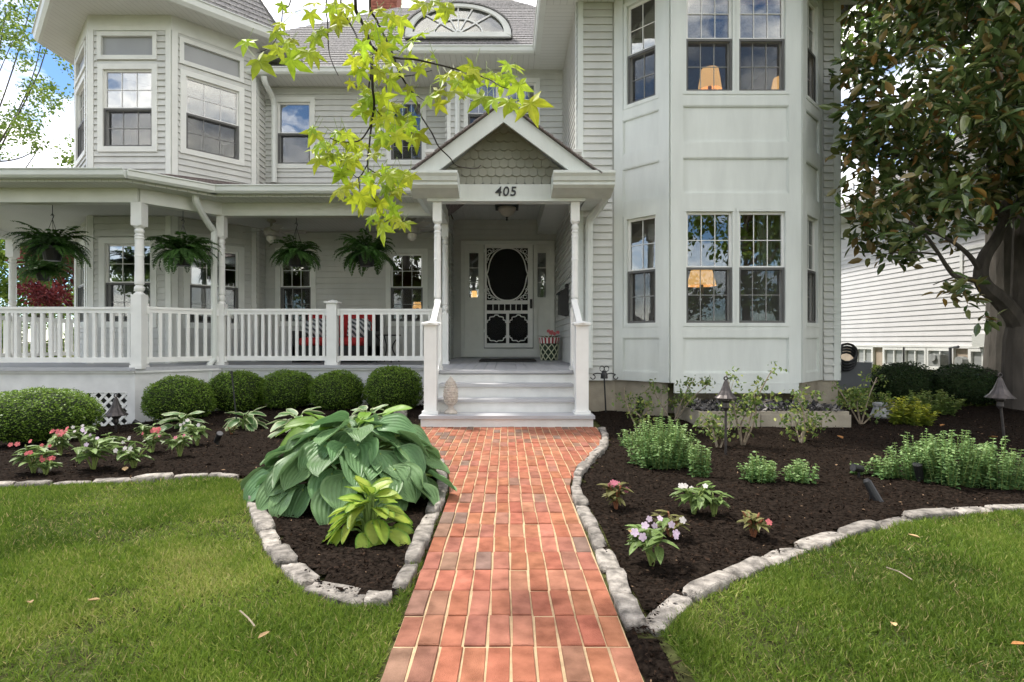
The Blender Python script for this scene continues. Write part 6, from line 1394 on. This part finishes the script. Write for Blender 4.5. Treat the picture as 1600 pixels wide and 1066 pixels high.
for i in ind:
    k = int(np.argmin([abs(t[i]-v) for v in (.15,.3,.42,.5,.6,.66,.8,.95)])); l = L[i]
    link('leaf', mlm[k], mag, Matrix.Translation(pos[i]) @ orient(d[i], rm.uniform(-.8,.8)) @ Matrix.Scale(l,4))
# the thick grey trunk behind it
g = V((P(1572,0,8.9).x, 8.9, gz(7.9,8.9))); bt = thing('oak_tree', g, 'thick grey tree trunk standing behind the magnolia', 'tree')
MB().tube([g-Z*.2, g+Z*.15, g+Z*1.0, g+V((-.02,0,2.2)), g+V((-.05,0,3.5)), g+V((0,.1,6)), g+V((.3,.2,9))], [.40,.30,.25,.24,.23,.2,.12], 16).build('trunk', M['barkgrey'], bt)
crown(9000, [(g.x+rt.uniform(-1.5,3), g.y+rt.uniform(-.5,3), rt.uniform(5.5,9.5), rt.uniform(.8,1.4)) for _ in range(14)], .13, 8, M['treel'], bt)

# ================================================================== trees beyond
M['far'] = mat('far_leaf', (.1,.1,.1), .6, .15, 2, tint=[(0,(.06,.12,.02)),(.5,(.16,.25,.04)),(1,(.34,.42,.10))], transl=.45)
M['redl'] = mat('red_maple_leaf', (.1,.1,.1), .55, .15, 2, tint=[(0,(.07,.012,.016)),(.6,(.20,.035,.04)),(1,(.36,.10,.08))], transl=.35)
def btree(name, x, y, h, label, blobs, n, L, m, seed, cat='tree', group='trees around the house', trunk=.2, limbs=6, gap=.1):
    g = V((x,y,gz(x,y) if abs(x) < 12 else 0)); p = thing(name, g, label, cat, group); r = random.Random(seed)
    MB().tube([g-Z*.2, g+Z*h*.3, g+V((r.uniform(-.3,.3),0,h*.6)), g+V((r.uniform(-.5,.5),0,h*.92))], [trunk,trunk*.75,trunk*.45,trunk*.12], 10).build('trunk', M['barkgrey'], p)
    for k in range(limbs):
        b = r.choice(blobs); s = g+Z*h*r.uniform(.3,.65); e = V(b[:3]); MB().tube(bez([s, s+(e-s)*.35+V((r.uniform(-.3,.3),0,-.04*h*r.random())), s+(e-s)*.7+V((r.uniform(-.3,.3),0,-.03*h*r.random())), e],3), list(np.linspace(trunk*.3,.008,10)), 6).build('limb', M['bark'], p)
    crown(n, blobs, L, seed, m, p, gap=gap); return p
def pb(px, py, Y, r): c = P(px, py, Y); return (c.x, c.y, c.z, r)
r5 = random.Random(5)
btree('leafy_tree', P(-60,0,19).x, 19, 13, 'tall sparse tree with open branches left of the tower', [pb(r5.uniform(-90,122), r5.uniform(-60,268), 19+r5.uniform(-1.5,1.5), r5.uniform(.25,.7)) for _ in range(95)], 12000, .115, M['far'], 31, limbs=15, trunk=.12, gap=.12)
btree('red_maple', P(92,0,17).x, 17, 3.2, 'dark red Japanese maple seen past the left end of the porch', [pb(r5.uniform(40,135), r5.uniform(395,478), 17+r5.uniform(-.8,.8), r5.uniform(.3,.6)) for _ in range(16)], 5200, .11, M['redl'], 32, trunk=.08, gap=.25)
for k, (px, Y, y0, y1, lab) in enumerate([(-30,21,330,520,'pale green tree behind the porch at the left edge'),(60,24,360,520,'light green tree behind the red maple'),(-160,22,300,520,'broad green tree far left of the porch')]):
    btree('garden_tree', P(px,0,Y).x, Y, 6, lab, [pb(px+r5.uniform(-75,75), r5.uniform(y0,y1), Y+r5.uniform(-1,1), r5.uniform(.5,1.1)) for _ in range(18)], 7500, .17, M['far'], 41+k, gap=.12)
btree('garden_tree', P(20,0,15).x, 15, 1.6, 'low green hedge plant below the far left ferns', [pb(px, 525+r5.uniform(-16,24), 15+r5.uniform(-.5,.5), .45) for px in range(-60,150,18)], 6000, .09, M['far'], 51, cat='bush', trunk=.05)
btree('leafy_tree', 9.0, 24, 12, 'bright green tree showing between the house corner and the magnolia', [(9.5+r5.uniform(-3,3.5), 24+r5.uniform(-2,2), r5.uniform(6,13), r5.uniform(1,2)) for _ in range(24)], 9000, .24, M['far'], 61)
btree('leafy_tree', 18, 20, 13, 'green tree beyond the neighbouring house', [(18+r5.uniform(-3,4), 20+r5.uniform(-2,2), r5.uniform(5,13), r5.uniform(1,2)) for _ in range(22)], 8000, .24, M['far'], 62)
# trees across the street, seen only as reflections in the panes
for k, (x, y) in enumerate([(-13,-17),(-6.5,-21),(.5,-18),(7,-20),(13,-16),(20,-19),(-21,-19)]):
    btree('street_tree', x, y, 11, 'leafy tree %s behind the camera across the lawn' % ['far left','left','left of centre','right of centre','right','far right','farthest left'][k], [(x+r5.uniform(-3,3), y+r5.uniform(-2.5,2.5), r5.uniform(3,10.5), r5.uniform(1.1,2.1)) for _ in range(20)], 6500, .30, M['treel'], 71+k, group='trees across the street', trunk=.28, gap=.2)
